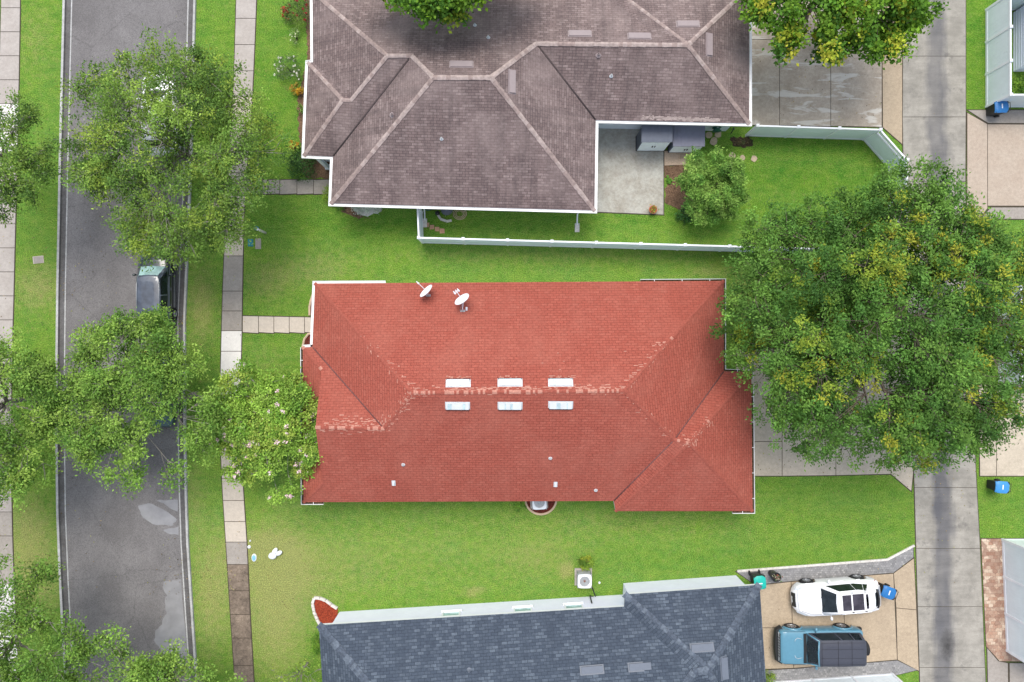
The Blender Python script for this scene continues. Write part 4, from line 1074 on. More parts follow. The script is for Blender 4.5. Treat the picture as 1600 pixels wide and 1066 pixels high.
# satellite dishes
def dish(label, px, py, z_lift, az, el, r, foot_px, arm_len, lnb, rz_extra=0):
    loc, u, v, n = red.frame(*foot_px); root = thing('satellite_dish', label, 'satellite dish', tuple(loc), 0, 'satellite dishes on the red roof')
    z = loc.z + z_lift; c = P(px, py, z)
    d = Vector((math.cos(az) * math.cos(el), math.sin(az) * math.cos(el), math.sin(el)))
    b = MB(); prof = [(r * k / 8, .16 * r * (k / 8) ** 2 * 1.6) for k in range(9)]
    back = [(a, h - .02) for a, h in prof[::-1]]
    b.lathe(prof + [(r + .012, prof[-1][1] + .003), (r + .012, prof[-1][1] - .02)] + back[1:], c - d * .08, d, 36)
    b.build('reflector', M['white'], root)
    e = c - d * .1; m = MB(); m.tube([loc + n * .02, loc + n * .15 + (e - loc) * .2, e - UP * .12, e], [.028, .028, .03, .03], 8); m.build('mast', M['white'], root)
    m = MB(); m.frame_box(loc + n * .012, u, v, n, .26, .12, .02)
    m.tube([loc + u * .16 - v * .02 + n * .02, c - d * .1 - UP * .15], .012, 6); m.build('foot', M['metal'], root)
    low = (-UP + d * d.z).normalized()
    side = d.cross(UP).normalized()
    s0 = c + low * r * .55 - d * .02; tip = c + d * arm_len + low * r * .35
    m = MB(); m.tube([s0, tip], .018, 6)
    m.build('arm', M['white'], root)
    m = MB()
    for k in lnb: m.lathe([(.0, .0), (.03, .0), (.045, .05), (.045, .10), (.0, .11)], tip + side * k + d * .0, -d, 12); m.frame_box(tip + side * k + d * .03, side, d, low, .05, .12, .05)
    if len(lnb) > 1: m.frame_box(tip, side, d, low, max(lnb) - min(lnb) + .1, .03, .03)
    m.build('receiver', M['white'], root)
dish('white satellite dish nearer the west end of the red roof, close to the eave', 666, 455, .55, R(135), R(24), .42, (669, 462), .62, [0, ])
dish('white satellite dish with a triple receiver on a taller mast, right of the other dish', 722, 468, .60, R(125), R(30), .42, (723, 486), .50, [-.12, 0, .12])
stub = thing('mounting_foot', 'small spare white bracket on the red roof beside the taller dish mast', 'bracket', tuple(red.hit(729, 483)[0]))
l_, u_, v_, n_ = red.frame(729, 483); b = MB(); b.frame_box(l_ + n_ * .02, u_, v_, n_, .10, .2, .04); b.build('bracket_plate', M['white'], stub); b = MB(); b.lathe([(.025, 0), (.025, .18), (0, .19)], l_ + n_ * .02, UP, 10); b.build('pin', M['white'], stub)

# utility covers and small yard things
def cover(name, label, cat, px, py, w, l, mat, h=.03, rim=None, rz=0):
    root = root_at(name, label, cat, px, py, rz=rz); b = MB(); b.box((0, 0, h / 2), (w, l, h)); b.build('frame', rim or mat, root, world=False)
    b = MB(); b.box((0, 0, h + .006), (w * .82, l * .86, .02)); b.box((0, -l * .3, h + .02), (w * .2, l * .07, .012)); b.build('lid', mat, root, world=False); return root
cover('meter_box', 'flat teal utility cover in the lawn beside the sidewalk', 'utility cover', 391.5, 379.5, .30, .42, M['teal_c'])
cover('meter_box', 'grey-brown meter box lid right of the teal cover', 'utility cover', 403.5, 381, .32, .60, M['conc_g'], rim=M['conc'])
cover('meter_box', 'weathered meter box set in the west verge near the photo edge', 'utility cover', 60, 406, .62, .42, M['conc_g'], rim=M['conc_b'], rz=.1)
r_ = root_at('irrigation_valve', 'small teal valve head in the lawn above the teal cover', 'valve', 401, 357)
b = MB(); b.lathe([(.13, 0), (.13, .08), (.10, .12), (0, .13)], (0, 0, 0), n=14); b.build('cap', M['teal_c'], r_, world=False); b = MB(); b.lathe([(.05, .12), (.05, .17), (0, .18)], (.03, 0, 0), n=10); b.build('knob', M['conc'], r_, world=False)
r_ = root_at('marker_post', 'short cream utility marker post leaning in the lawn near the meter boxes', 'post', 415, 364); b = MB(); b.tube([(0, 0, 0), (-.14, .06, .9)], .065, 10); b.build('shaft', M['stone'], r_, world=False)
b = MB(); b.lathe([(.07, 0), (.07, .04), (0, .06)], (-.14, .06, .9), n=10); b.build('cap', M['white'], r_, world=False)
r_ = root_at('lid', 'light blue oval lid in the lawn by the lower sidewalk', 'utility cover', 397, 871.5); b = MB(); b.lathe([(.17, 0), (.17, .03), (.13, .05), (0, .055)], (0, 0, 0), n=20)
for i, q in enumerate(b.v): b.v[i] = (q[0] * .85, q[1] * 1.35, q[2])
b.build('rim', M['white'], r_, world=False); b = MB(); b.lathe([(.125, .055), (.11, .065), (0, .07)], (0, 0, 0), n=20)
for i, q in enumerate(b.v): b.v[i] = (q[0] * .85, q[1] * 1.35, q[2])
b.build('cover', M['blue_c'], r_, world=False)
for lb, x, y, rr_ in (('white clean-out cap beside the sidewalk above the blue lid', 389.5, 854.5, .095), ('tiny white cap in the lawn north of the larger white cap', 391, 845, .05), ('small white pipe cap between the air conditioner and white wall', 936.5, 910.5, .065)):
    r_ = root_at('pipe_cap', lb, 'pipe cap', x, y); b = MB(); b.lathe([(rr_, 0), (rr_, .05), (rr_ * .8, .075), (0, .08)], (0, 0, 0), n=16); b.build('cap', M['white'], r_, world=False); b = MB(); b.box((0, 0, .088), (rr_ * .5, rr_ * .5, .02)); b.build('nut', M['white'], r_, world=False)
# white lobed ornament
r_ = root_at('lawn_ornament', 'white moulded ornament with two raised lobes lying on the lawn near the sidewalk', 'ornament', 430, 864)
b = MB(); b.blob((-.12, -.14, .13), (.24, .20, .13), n=16, k=8, jitter=.05, rnd=random.Random(3)); b.build('body', M['white'], r_, world=False)
for q, s_, a_ in (((.02, .13, .15), (.13, .24, .10), -.6), ((.26, .02, .13), (.13, .21, .09), -1.0)):
    b = MB(); b.blob((0, 0, 0), s_, n=14, k=8, jitter=.04, rnd=random.Random(4)); ca, sa = math.cos(a_), math.sin(a_)
    b.v = [(q[0] + x * ca - y * sa, q[1] + x * sa + y * ca, q[2] + z) for x, y, z in b.v]; b.build('lobe', M['white'], r_, world=False)
# things under the south eave of the brown roof
r_ = root_at('kettle_grill', 'round dark grey covered grill against the south wall of the brown-roofed house', 'grill', 700, 331)
b = MB(); b.lathe([(0, .45), (.22, .50), (.33, .68), (.34, .74)], (0, 0, 0), n=24); b.build('bowl', M['black'], r_, world=False); b = MB(); b.lathe([(.345, .74), (.33, .86), (.2, .98), (0, 1.02)], (0, 0, 0), n=24); lid_ = b.build('lid', M['shed_d'], r_, world=False)
b = MB(); b.tube([(-.06, 0, 1.02), (-.06, 0, 1.07), (.06, 0, 1.07), (.06, 0, 1.02)], .012, 6); b.build('handle', M['metal'], lid_, world=False)
for k in range(3): b = MB(); a_ = k * 2.094; b.tube([(.2 * math.cos(a_), .2 * math.sin(a_), .5), (.32 * math.cos(a_), .32 * math.sin(a_), 0)], .015, 6); b.build('leg', M['metal'], r_, world=False)
blocks(thing('edging_ring', 'crescent of pale blocks in front of the covered grill', 'edging', tuple(P(700, 344))), [(684, 335), (688, 342), (697, 346), (706, 345)], .25, .1)
r_ = root_at('garden_hose', 'coiled tan garden hose lying on the grass right of the grill', 'hose', 718, 334); b = MB(); hp = []
for i in range(150): a_ = i * .26; q = .16 + .26 * (i % 75) / 75; hp.append((q * math.cos(a_), q * math.sin(a_) * .9, .03 + .015 * math.sin(i * 1.7) + .02 * (i // 75)))
b.tube(hp, .014, 6); b.build('coil', M['edging'], r_, world=False); b = MB(); b.tube([hp[-1], (hp[-1][0] + .12, hp[-1][1] + .05, .04)], .022, 8); b.build('nozzle', M['green'], r_, world=False)
planter('low dark green tub close to the wall left of the grill', 670, 323, .20, .27, .32, M['green'], [(.05, .12, .04), (.04, .09, .03)], n=25)
r_ = root_at('watering_can', 'small black watering can between the green tub and grill', 'watering can', 684, 334); b = MB(); b.lathe([(.11, 0), (.13, .26), (.1, .3), (0, .3)], (0, 0, 0), n=14); b.build('body', M['black'], r_, world=False); b = MB(); b.tube([(.1, 0, .08), (.22, .1, .3), (.24, .12, .34)], [.02, .015, .035], 8); b.build('spout', M['black'], r_, world=False); b = MB(); b.tube([(-.1, 0, .28), (-.04, 0, .42), (.06, 0, .4), (.09, 0, .29)], .012, 6); b.build('handle', M['black'], r_, world=False)
# hose reel and tap on the nook wall
def wallpt(px, z, off=.05):
    a = P(931, 188, 2.75); b_ = P(1171, 193, 2.75); x = wx(px, z); t = (x - a.x) / (b_.x - a.x); y = a.y + (b_.y - a.y) * t + .42 - off
    return Vector((x, y, z))
p = wallpt(1120, .75, .14); r_ = thing('hose_reel', 'dark green hose reel mounted on the nook wall right of the sheds', 'hose reel', tuple(p)); b = MB(); b.lathe([(.06, -.11), (.25, -.11), (.26, -.08), (.18, -.05), (.18, .06), (.26, .08), (.25, .11), (.06, .11)], p, (0, 1, 0), 22); b.build('drum', M['green'], r_); b = MB(); b.frame_box(p + Vector((0, .1, 0)), EX, EY, UP, .1, .14, .4); b.build('bracket', M['metal'], r_)
p = wallpt(1146, .7, .1); r_ = thing('tap', 'small black tap with a bent spout on the nook wall beside the hose reel', 'tap', tuple(p)); b = MB(); b.tube([p + EY * .1, p, p + Vector((-.05, -.12, -.1)), p + Vector((-.08, -.16, -.22))], .025, 8); b.build('spout', M['black'], r_); b = MB(); b.lathe([(.055, 0), (.055, .02), (0, .03)], p + UP * .07, UP, 10); b.build('handle', M['black'], r_)
p = wallpt(985, 1.6, .08); r_ = thing('wall_ornament', 'small pale teal ornament hanging on the wall above the patio', 'ornament', tuple(p)); b = MB(); b.tube([p + Vector((.2 * math.cos(k * .4), 0, .17 * math.sin(k * .4))) for k in range(17)], .03, 8, caps=False); b.build('ring', M['teal_c'], r_); b = MB(); b.blob(p, (.09, .04, .09)); b.build('centre', M['blue_c'], r_)
# downspouts
def downspout(label, hp_, pix, z0, lean):
    q = P(*pix, z0); root = thing('downspout', label, 'downspout', (q.x, q.y, 0)); b = MB()
    b.tube([q, q + Vector((0, .25, -.35)), Vector((q.x, q.y + .25, .25)), Vector((q.x, q.y + .05, .06)), Vector((q.x + lean, q.y - .35, .04))], .045, 8); b.build('pipe', M['white'], root)
    b = MB(); b.box((q.x + lean, q.y - .5, .03), (.26, .5, .05)); b.build('splash_block', M['stone'], root)
downspout('white downspout with splash block at the south-east corner of the brown roof', None, (909, 329), 2.62, .0)
downspout('white downspout by the gate post under the south eave of the brown roof', None, (654, 321), 2.62, .0)

# building far upper right: shed with bright roof
s_root = thing('white_outbuilding', 'small white building with pale lap siding and white roof in upper right corner', 'outbuilding', tuple(P(1660, 55)))
a = P(1583, 112); bx = [(a.x, a.y), (a.x + 4.4, a.y), (a.x + 4.4, a.y + 3.4), (a.x, a.y + 3.4)]
b = MB(); b.prism(bx, 0, 2.15)
for k in range(11): b.prism([(a.x - .015, a.y - .015), (a.x + 4.415, a.y - .015), (a.x + 4.415, a.y + 3.415), (a.x - .015, a.y + 3.415)], .08 + k * .19, .10 + k * .19)
b.build('wall', M['wall'], s_root)
b = MB(); x0, x1, y0, y1 = a.x - .12, a.x + 4.5, a.y + .28, a.y + 3.5; ym = (y0 + y1) / 2
x0 += .3
V = [(x0, y0, 2.16), (x1, y0, 2.16), (x1, y1, 2.16), (x0, y1, 2.16), (x0 - .28, ym, 2.9), (x1, ym, 2.9)]; V += [(x, y, z - .07) for x, y, z in V]
b.add(V, [(0, 1, 5, 4), (4, 5, 2, 3), (6, 10, 11, 7), (10, 9, 8, 11), (0, 6, 7, 1), (2, 8, 9, 3), (0, 4, 10, 6), (4, 3, 9, 10)]); b.build('roof', M['white'], s_root)
# ---------------------------------------------------------------- vehicles
def ip(tab, x): return float(np.interp(x, [a for a, b in tab], [b for a, b in tab]))
def vehicle(name, label, cat, px, py, rz, L, W, Hh, paint, shoulder, centre, plan, wheels_x, wr, cab, roofm=None, boxy=6, flare=None, clear=.24, extra=None, group=None, rim=None):
    """+x is the front. shoulder/centre: (x, z) tables; plan: (x, half width factor); cab: (rear base, rear top, front top, front base, belt z, half width at belt, at roof)"""
    p = P(px, py); root = thing(name, label, cat, (p.x, p.y, 0), rz, group)
    n = 72; xs = [-L / 2 + L * i / n for i in range(n + 1)]; b = MB(); V = []; m = None
    for x in xs:
        w = W / 2 * ip(plan, x); sh = ip(shoulder, x); ct = ip(centre, x); zb = clear + .10 * max(0, (abs(x) - L / 2 + .5) / .5)
        for wx_ in wheels_x:
            dd = (wr + .075) ** 2 - (x - wx_) ** 2
            if dd > 0: zb = max(zb, wr + math.sqrt(dd))
        zb = min(zb, sh - .12)
        half = [(0, zb), (w * .80, zb), (w * .975, zb + .01), (w * .99, zb + .05), (w, (zb + sh) / 2 if zb < .5 else (zb + sh) / 2), (w * .992, sh - .10), (w * .965, sh - .03), (w * .90, sh + .0), (w * .55, sh + (ct - sh) * .75), (0, ct)]
        ring = [(x, y, z) for y, z in half] + [(x, -y, z) for y, z in half[-2:0:-1]]
        m = len(ring); V += ring
    F = [(i * m + j, (i + 1) * m + j, (i + 1) * m + (j + 1) % m, i * m + (j + 1) % m) for i in range(n) for j in range(m)]
    b.add(V, F, 0, True); b.poly(V[:m], 0); b.poly(V[-m:][::-1], 0)
    b.build('body', paint, root, world=False)
    # cabin shell
    xr0, xr1, xf1, xf0, zb, wb, wt = cab; zt = Hh
    def ring(t, ins=0.0, zz=None):
        x0 = xr0 + (xr1 - xr0) * t + ins; x1 = xf0 + (xf1 - xf0) * t - ins; hw = wb + (wt - wb) * t - ins; z = zb + (zt - zb) * t if zz is None else zz
        tp = .80 if extra and extra.get('band') else 1.0
        c = .10; bow = .05
        pts = [(x0 + c, hw * tp), ((x0 + x1) / 2 - .15, hw + .02), (x1 - c, hw), (x1, hw - c), (x1 + bow, 0), (x1, -hw + c), (x1 - c, -hw), ((x0 + x1) / 2 - .15, -hw - .02), (x0 + c, -hw * tp), (x0, -hw * tp + c), (x0 - bow * .5, 0), (x0, hw * tp - c)]
        return [(a_, b_, z) for a_, b_ in pts]
    s = MB(); rings = [ring(0, 0, zb - .06), ring(.0), ring(.5), ring(.93), ring(1.0, .07, zt - .012), ring(1.0, .3, zt + .012)]
    V = [q for r_ in rings for q in r_]; k = 12
    F = [(i * k + j, i * k + (j + 1) % k, (i + 1) * k + (j + 1) % k, (i + 1) * k + j) for i in range(len(rings) - 1) for j in range(k)]
    s.add(V, [f[::-1] for f in F], 0, True); s.poly(rings[-1][::-1], 0, True)
    s.build('cabin', roofm or paint, root, world=False)
    def lat(t0, t1, i, j, f0, f1, off=.006):
        """quad on the shell between ring corners i and j"""
        def pt(t, f):
            r_ = ring(t); a_, b_ = Vector(r_[i]), Vector(r_[j]); return a_.lerp(b_, f)
        q = [pt(t0, f0), pt(t0, f1), pt(t1, f1), pt(t1, f0)]; nn = (q[1] - q[0]).cross(q[3] - q[0]).normalized()
        c = sum(q, Vector()) / 4
        if nn.dot(c - Vector((0, 0, zb))) < 0: nn = -nn
        return [v_ + nn * off for v_ in q], nn
    def glass(nm, segs, t0, t1, mat=None, off=.006, th=.012):
        g = MB()
        for i, j, f0, f1 in segs:
            q, nn = lat(t0, t1, i, j, f0, f1, off); q2 = [v_ - nn * th for v_ in q]
            if (q[1] - q[0]).cross(q[2] - q[0]).dot(nn) < 0: q = q[::-1]; q2 = q2[::-1]
            g.add(q + q2, [(0, 1, 2, 3), (0, 4, 5, 1), (1, 5, 6, 2), (2, 6, 7, 3), (3, 7, 4, 0)])
        return g.build(nm, mat or M['glass'], root, world=False)
    glass('windshield', [(3, 4, .06, 1), (4, 5, 0, .94)], .04, .90, extra.get('ws') if extra else None)
    glass('rear_window', [(9, 10, .12, 1), (10, 11, 0, .88)], .25, .88)
    for i0, i1, i2 in ((0, 1, 2), (8, 7, 6)):
        g1 = (i0, i1, .10, .93); g2 = (i1, i2, .0, .96); g0 = (i0, i1, .10, .45)
        tp_ = bool(extra and extra.get('band'))
        g_ = .012 if extra and extra.get('band') else .035
        glass('side_window', [(i0, i1, .42 if tp_ else .10, .62 if tp_ else .50 - g_)], .12, .90); glass('side_window', [(i0, i1, .64 if tp_ else .50 + g_, 1), (i1, i2, 0, .10)], .12, .90); glass('side_window', [(i1, i2, .10 + g_ * 1.6, .95)], .12, .90)
    for wx_ in wheels_x:
        for sg in (-1, 1):
            yy = sg * (W / 2 - .115); t = MB()
            t.lathe([(wr * .58, -.11), (wr * .9, -.115), (wr, -.09), (wr, .09), (wr * .9, .115), (wr * .58, .11), (wr * .58, -.11)], (wx_, yy, wr), (0, sg, 0), 28)
            w_ = t.build('wheel', M['rubber'], root, world=False)
            r2 = MB(); r2.lathe([(wr * .58, .085), (wr * .54, .095), (wr * .52, .05), (.0, .045)], (wx_, yy, wr), (0, sg, 0), 24)
            r2.build('wheel_well', M['dark'], w_, world=False)
            r3 = MB(); r3.lathe([(wr * .60, .09), (wr * .59, .118), (wr * .52, .112), (wr * .51, .08)], (wx_, yy, wr), (0, sg, 0), 24)
            for k_ in range(5):
                a_ = k_ * 2 * math.pi / 5; d_ = Vector((math.cos(a_), 0, math.sin(a_))); r3.frame_box(Vector((wx_, yy + sg * .09, wr)) + d_ * wr * .3, d_, Vector((0, 1, 0)), d_.cross(Vector((0, 1, 0))), wr * .52, .03, .07)
            r3.lathe([(.07, .07), (.07, .115), (0, .12)], (wx_, yy, wr), (0, sg, 0), 12)
            r3.build('rim', rim or M['alloy'], w_, world=False)
    for sg in (-1, 1):
        q = MB(); xm = xf0 - .48; q.blob((xm, sg * (W / 2 + .10), zb + .09), (.075, .12, .085), n=12, k=6); q.tube([(xm, sg * (W / 2 - .06), zb + .02), (xm, sg * (W / 2 + .05), zb + .07)], .03, 6)
        q.build('mirror', paint if not (extra and extra.get('mirror')) else extra['mirror'], root, world=False)
        for xx in (xr0 + (xf0 - xr0) * .34, xr0 + (xf0 - xr0) * .62):
            h_ = MB(); h_.frame_box((xx, sg * (W / 2 + .012), zb - .12), EX, EY, UP, .2, .03, .03); h_.build('door_handle', paint, root, world=False)
    return root
def add_part(root, nm, mat, fn):
    b = MB(); fn(b); return b.build(nm, mat, root, world=False)
def seam(root, mat, pts, r=.006, nm='seam'): add_part(root, nm, mat, lambda b: b.tube(pts, r, 4))

# white family SUV facing west
suv = vehicle('parked_car', 'white sport utility vehicle with twin dark roof glass panels on the tan driveway', 'car', 1297, 925.5, R(184.5), 4.85, 1.90, 1.68, M['p_white'],
    [(-2.42, .62), (-2.38, .88), (-2.25, 1.02), (-1.2, 1.06), (.6, 1.02), (1.2, .96), (1.9, .84), (2.25, .74), (2.40, .60), (2.43, .5)],
    [(-2.42, .64), (-2.38, .92), (-2.25, 1.07), (-1.2, 1.10), (.6, 1.10), (1.2, 1.07), (1.9, .96), (2.25, .84), (2.40, .66), (2.43, .52)],
    [(-2.43, .70), (-2.36, .82), (-2.2, .90), (-1.8, .97), (-1.3, 1.0), (1.2, 1.0), (1.7, .975), (2.0, .90), (2.2, .78), (2.34, .62), (2.41, .46), (2.43, .34)],
    (-1.45, 1.45), .37, (-2.38, -1.70, .28, .98, 1.02, .83, .62), extra={'band': True})
add_part(suv, 'sunroof', M['glass_r'], lambda b: (b.frame_box((-.17, 0, 1.688), EX, EY, UP, .48, .86, .016)))
add_part(suv, 'sunroof', M['glass_r'], lambda b: (b.frame_box((-.80, 0, 1.688), EX, EY, UP, .62, .90, .016)))
add_part(suv, 'spoiler', M['glass_r'], lambda b: (b.frame_box((-1.30, 0, 1.686), EX, EY, UP, .14, .80, .012)))
for sg in (-1, 1):
    add_part(suv, 'roof_rail', M['p_white'], lambda b: b.tube([(-1.55, sg * .56, 1.66), (-1.45, sg * .57, 1.73), (.0, sg * .58, 1.74), (.18, sg * .58, 1.67)], .02, 8))
    for xx in (-1.2, -.48): add_part(suv, 'rail_mount', M['black'], lambda b: b.frame_box((xx, sg * .56, 1.70), EX, EY, UP, .09, .07, .06))
    add_part(suv, 'headlight', M['lamp'], lambda b: b.add([(2.12, sg * .62, .87), (1.72, sg * .83, .905), (1.82, sg * .90, .84), (2.26, sg * .72, .76), (2.34, sg * .6, .76)], [(0, 1, 2, 3, 4)] if sg < 0 else [(4, 3, 2, 1, 0)]))
    add_part(suv, 'taillight', M['lamp_r'], lambda b: b.add([(-2.34, sg * .55, .98), (-2.1, sg * .86, 1.03), (-2.2, sg * .88, .88), (-2.42, sg * .62, .82)], [(0, 1, 2, 3)] if sg > 0 else [(3, 2, 1, 0)]))
    seam(suv, M['dark'], [(1.0, sg * .80, 1.045), (1.6, sg * .76, .985), (2.05, sg * .60, .88)])
add_part(suv, 'grille', M['black'], lambda b: b.frame_box((2.37, 0, .62), Vector((.25, 0, -1)).normalized(), EY, Vector((1, 0, .25)).normalized(), .30, .78, .09))
add_part(suv, 'number_plate', M['lamp'], lambda b: b.frame_box((2.44, 0, .52), UP, EY, EX, .13, .36, .02))
add_part(suv, 'rear_glass_trim', M['black'], lambda b: b.tube([(-1.98, -.52, 1.44), (-2.05, -.28, 1.44), (-2.07, 0, 1.44), (-2.05, .28, 1.44), (-1.98, .52, 1.44)], .06, 6))
add_part(suv, 'wiper', M['black'], lambda b: (b.tube([(1.0, .55, 1.10), (.85, .05, 1.22)], .012, 4), b.tube([(1.0, -.15, 1.10), (.86, -.62, 1.18)], .012, 4)))
seam(suv, M['dark'], [(2.18, -.6, .86), (2.22, -.3, .89), (2.23, 0, .90), (2.22, .3, .89), (2.18, .6, .86)])

# blue boxy off-roader facing west
off = vehicle('parked_car', 'boxy blue-grey off-road vehicle with dark hard top and spare wheel', 'car', 1271, 999, R(180.5), 4.62, 1.93, 1.88, M['p_blue'],
    [(-2.31, 1.08), (-2.25, 1.14), (1.0, 1.14), (2.0, 1.10), (2.2, 1.07), (2.31, .98)], [(-2.31, 1.12), (-2.25, 1.17), (1.0, 1.18), (2.0, 1.14), (2.2, 1.10), (2.31, 1.0)],
    [(-2.31, .93), (-2.25, .97), (-2.1, 1), (2.05, 1), (2.2, .96), (2.31, .90)], (-1.42, 1.43), .43, (-2.22, -2.12, .45, .86, 1.15, .85, .70), roofm=M['hardtop'], clear=.36, extra={'mirror': M['p_blue']})
add_part(off, 'bumper', M['black'], lambda b: b.sweep([(2.1, -.99, .62), (2.36, -.82, .62), (2.42, -.3, .62), (2.42, .3, .62), (2.36, .82, .62), (2.1, .99, .62)], [(-.14, -.12), (.10, -.12), (.12, .0), (.08, .16), (-.14, .18)]))
add_part(off, 'grille', M['black'], lambda b: b.frame_box((2.325, 0, .88), EX, EY, UP, .06, 1.55, .28))
for k in range(9): add_part(off, 'grille_slot', M['lamp'], lambda b: b.frame_box((2.362, -.6 + .15 * k, .92), EX, EY, UP, .02, .07, .16))
for sg in (-1, 1):
    add_part(off, 'headlight', M['lamp'], lambda b: b.lathe([(.0, .03), (.10, .02), (.11, 0)], (2.34, sg * .72, .88), (1, 0, 0), 18))
    for xx in (-1.42, 1.43):
        add_part(off, 'fender_flare', M['p_blue'], lambda b: b.tube([(xx + .53 * math.cos(a_), sg * .965, .44 + .50 * math.sin(a_)) for a_ in np.linspace(.1, math.pi - .1, 12)], .055, 8))
    add_part(off, 'windshield_frame', M['p_blue'], lambda b: b.tube([(.87, sg * .82, 1.17), (.47, sg * .68, 1.86)], .04, 6))
    seam(off, M['dark'], [(.95, sg * .93, 1.155), (2.15, sg * .90, 1.09)], .01)
    add_part(off, 'hood_vent', M['lamp'], lambda b: b.tube([(1.15, sg * .52, 1.176), (1.40, sg * .58, 1.172), (1.52, sg * .50, 1.168), (1.55, sg * .40, 1.166)], .014, 5))
add_part(off, 'windshield_frame', M['p_blue'], lambda b: b.tube([(.50, -.68, 1.865), (.54, 0, 1.885), (.50, .68, 1.865)], .045, 6))
add_part(off, 'cowl', M['black'], lambda b: b.frame_box((.98, 0, 1.178), EX, EY, UP, .17, 1.66, .03))
for xx in (.35, -.55, -1.3): seam(off, M['dark'], [(xx, -.69, 1.893), (xx, 0, 1.902), (xx, .69, 1.893)], .008)
for yy in (-.6, -.25, .25, .6): seam(off, M['dark'], [(.38, yy, 1.896), (-2.0, yy, 1.896)], .006)
add_part(off, 'spare_wheel', M['rubber'], lambda b: b.lathe([(0, .10), (.2, .10), (.36, .11), (.40, .06), (.40, -.08), (.34, -.12), (0, -.12)], (-2.47, .08, 1.0), (1, 0, 0), 28))
add_part(off, 'bumper', M['black'], lambda b: b.frame_box((-2.36, 0, .60), EX, EY, UP, .18, 1.85, .22))

# dark car on the street facing north
van = vehicle('parked_car', 'black car with cloud reflections coloured into its roof parked at the east kerb between two street trees', 'car', 253, 453, R(90), 4.75, 1.86, 1.55, M['p_black'],
    [(-2.37, .6), (-2.3, .86), (-2.1, .95), (.7, .97), (1.6, .88), (2.2, .70), (2.37, .5)], [(-2.37, .62), (-2.3, .9), (-2.1, 1.0), (.7, 1.04), (1.6, .96), (2.2, .8), (2.37, .52)],
    [(-2.37, .66), (-2.25, .86), (-1.9, .96), (-1.3, 1), (1.3, 1), (1.9, .95), (2.2, .84), (2.37, .58)], (-1.4, 1.42), .34, (-2.1, -1.45, .62, 1.25, .96, .83, .64), roofm=M['roof_glossy'], extra={'ws': M['glass_t']})
for sg in (-1, 1): add_part(van, 'roof_rail', M['alloy'], lambda b: b.tube([(-1.3, sg * .63, 1.50), (-1.2, sg * .63, 1.56), (.2, sg * .63, 1.56), (.35, sg * .63, 1.50)], .016, 6)); add_part(van, 'side_trim', M['alloy'], lambda b: b.frame_box((-.1, sg * .945, .42), EX, EY, UP, 1.9, .02, .05)); add_part(van, 'headlight', M['lamp'], lambda b: b.blob((2.15, sg * .68, .70), (.16, .14, .06)))
# white car under the big street tree
wc = vehicle('parked_car', 'white car parked at the east kerb, mostly hidden under a street tree', 'car', 261, 181, R(92), 4.9, 1.9, 1.66, M['p_white'],
    [(-2.45, .62), (-2.38, .9), (-2.2, 1.0), (.7, 1.02), (1.8, .9), (2.3, .74), (2.45, .5)], [(-2.45, .64), (-2.38, .95), (-2.2, 1.06), (.7, 1.1), (1.8, .99), (2.3, .8), (2.45, .52)],
    [(-2.45, .68), (-2.3, .87), (-1.9, .97), (-1.3, 1), (1.3, 1), (1.9, .95), (2.25, .82), (2.45, .55)], (-1.45, 1.45), .36, (-2.2, -1.8, .4, 1.1, 1.0, .83, .64))
for sg in (-1, 1): add_part(wc, 'headlight', M['lamp'], lambda b: b.blob((2.18, sg * .68, .72), (.18, .14, .06)))
# teal car further south, mostly under the second tree
tc = vehicle('parked_car', 'teal car with a red tail lamp almost wholly hidden under the street tree', 'car', 257, 606, R(-90), 4.4, 1.8, 1.48, M['p_teal'],
    [(-2.2, .6), (-2.1, .86), (-1.9, .95), (.7, .95), (1.5, .86), (2.1, .68), (2.2, .5)], [(-2.2, .62), (-2.1, .9), (-1.9, 1.0), (.7, 1.02), (1.5, .94), (2.1, .76), (2.2, .52)],
    [(-2.2, .72), (-2.05, .9), (-1.8, .97), (-1.3, 1), (1.3, 1), (1.8, .95), (2.05, .84), (2.2, .6)], (-1.3, 1.35), .33, (-2.0, -1.5, .45, 1.1, .95, .80, .62))
for sg in (-1, 1): add_part(tc, 'taillight', M['lamp_r'], lambda b: b.blob((-2.08, sg * .70, .86), (.14, .17, .12)))
# ---------------------------------------------------------------- trees and plants
def tube_np(pts, rads, n=6):
    pts = np.asarray(pts, float); k = len(pts); d = np.gradient(pts, axis=0); d /= np.linalg.norm(d, axis=1)[:, None] + 1e-9
    ref = np.where(np.abs(d[:, :1]) < .9, [[1., 0, 0]], [[0, 1., 0]]); ref = np.tile(ref[0], (k, 1)) if True else ref
    a = ref - d * (ref * d).sum(1)[:, None]; a /= np.linalg.norm(a, axis=1)[:, None] + 1e-9; b = np.cross(d, a)
    t = 2 * np.pi * np.arange(n) / n; r = np.asarray(rads)[:, None, None]
    V = pts[:, None, :] + (a[:, None, :] * np.cos(t)[None, :, None] + b[:, None, :] * np.sin(t)[None, :, None]) * r
    idx = np.arange(k * n).reshape(k, n); q = np.roll(idx, -1, 1)
    F = np.stack([idx[:-1], q[:-1], q[1:], idx[1:]], -1).reshape(-1, 4)
    return V.reshape(-1, 3), F
SHAPE = None
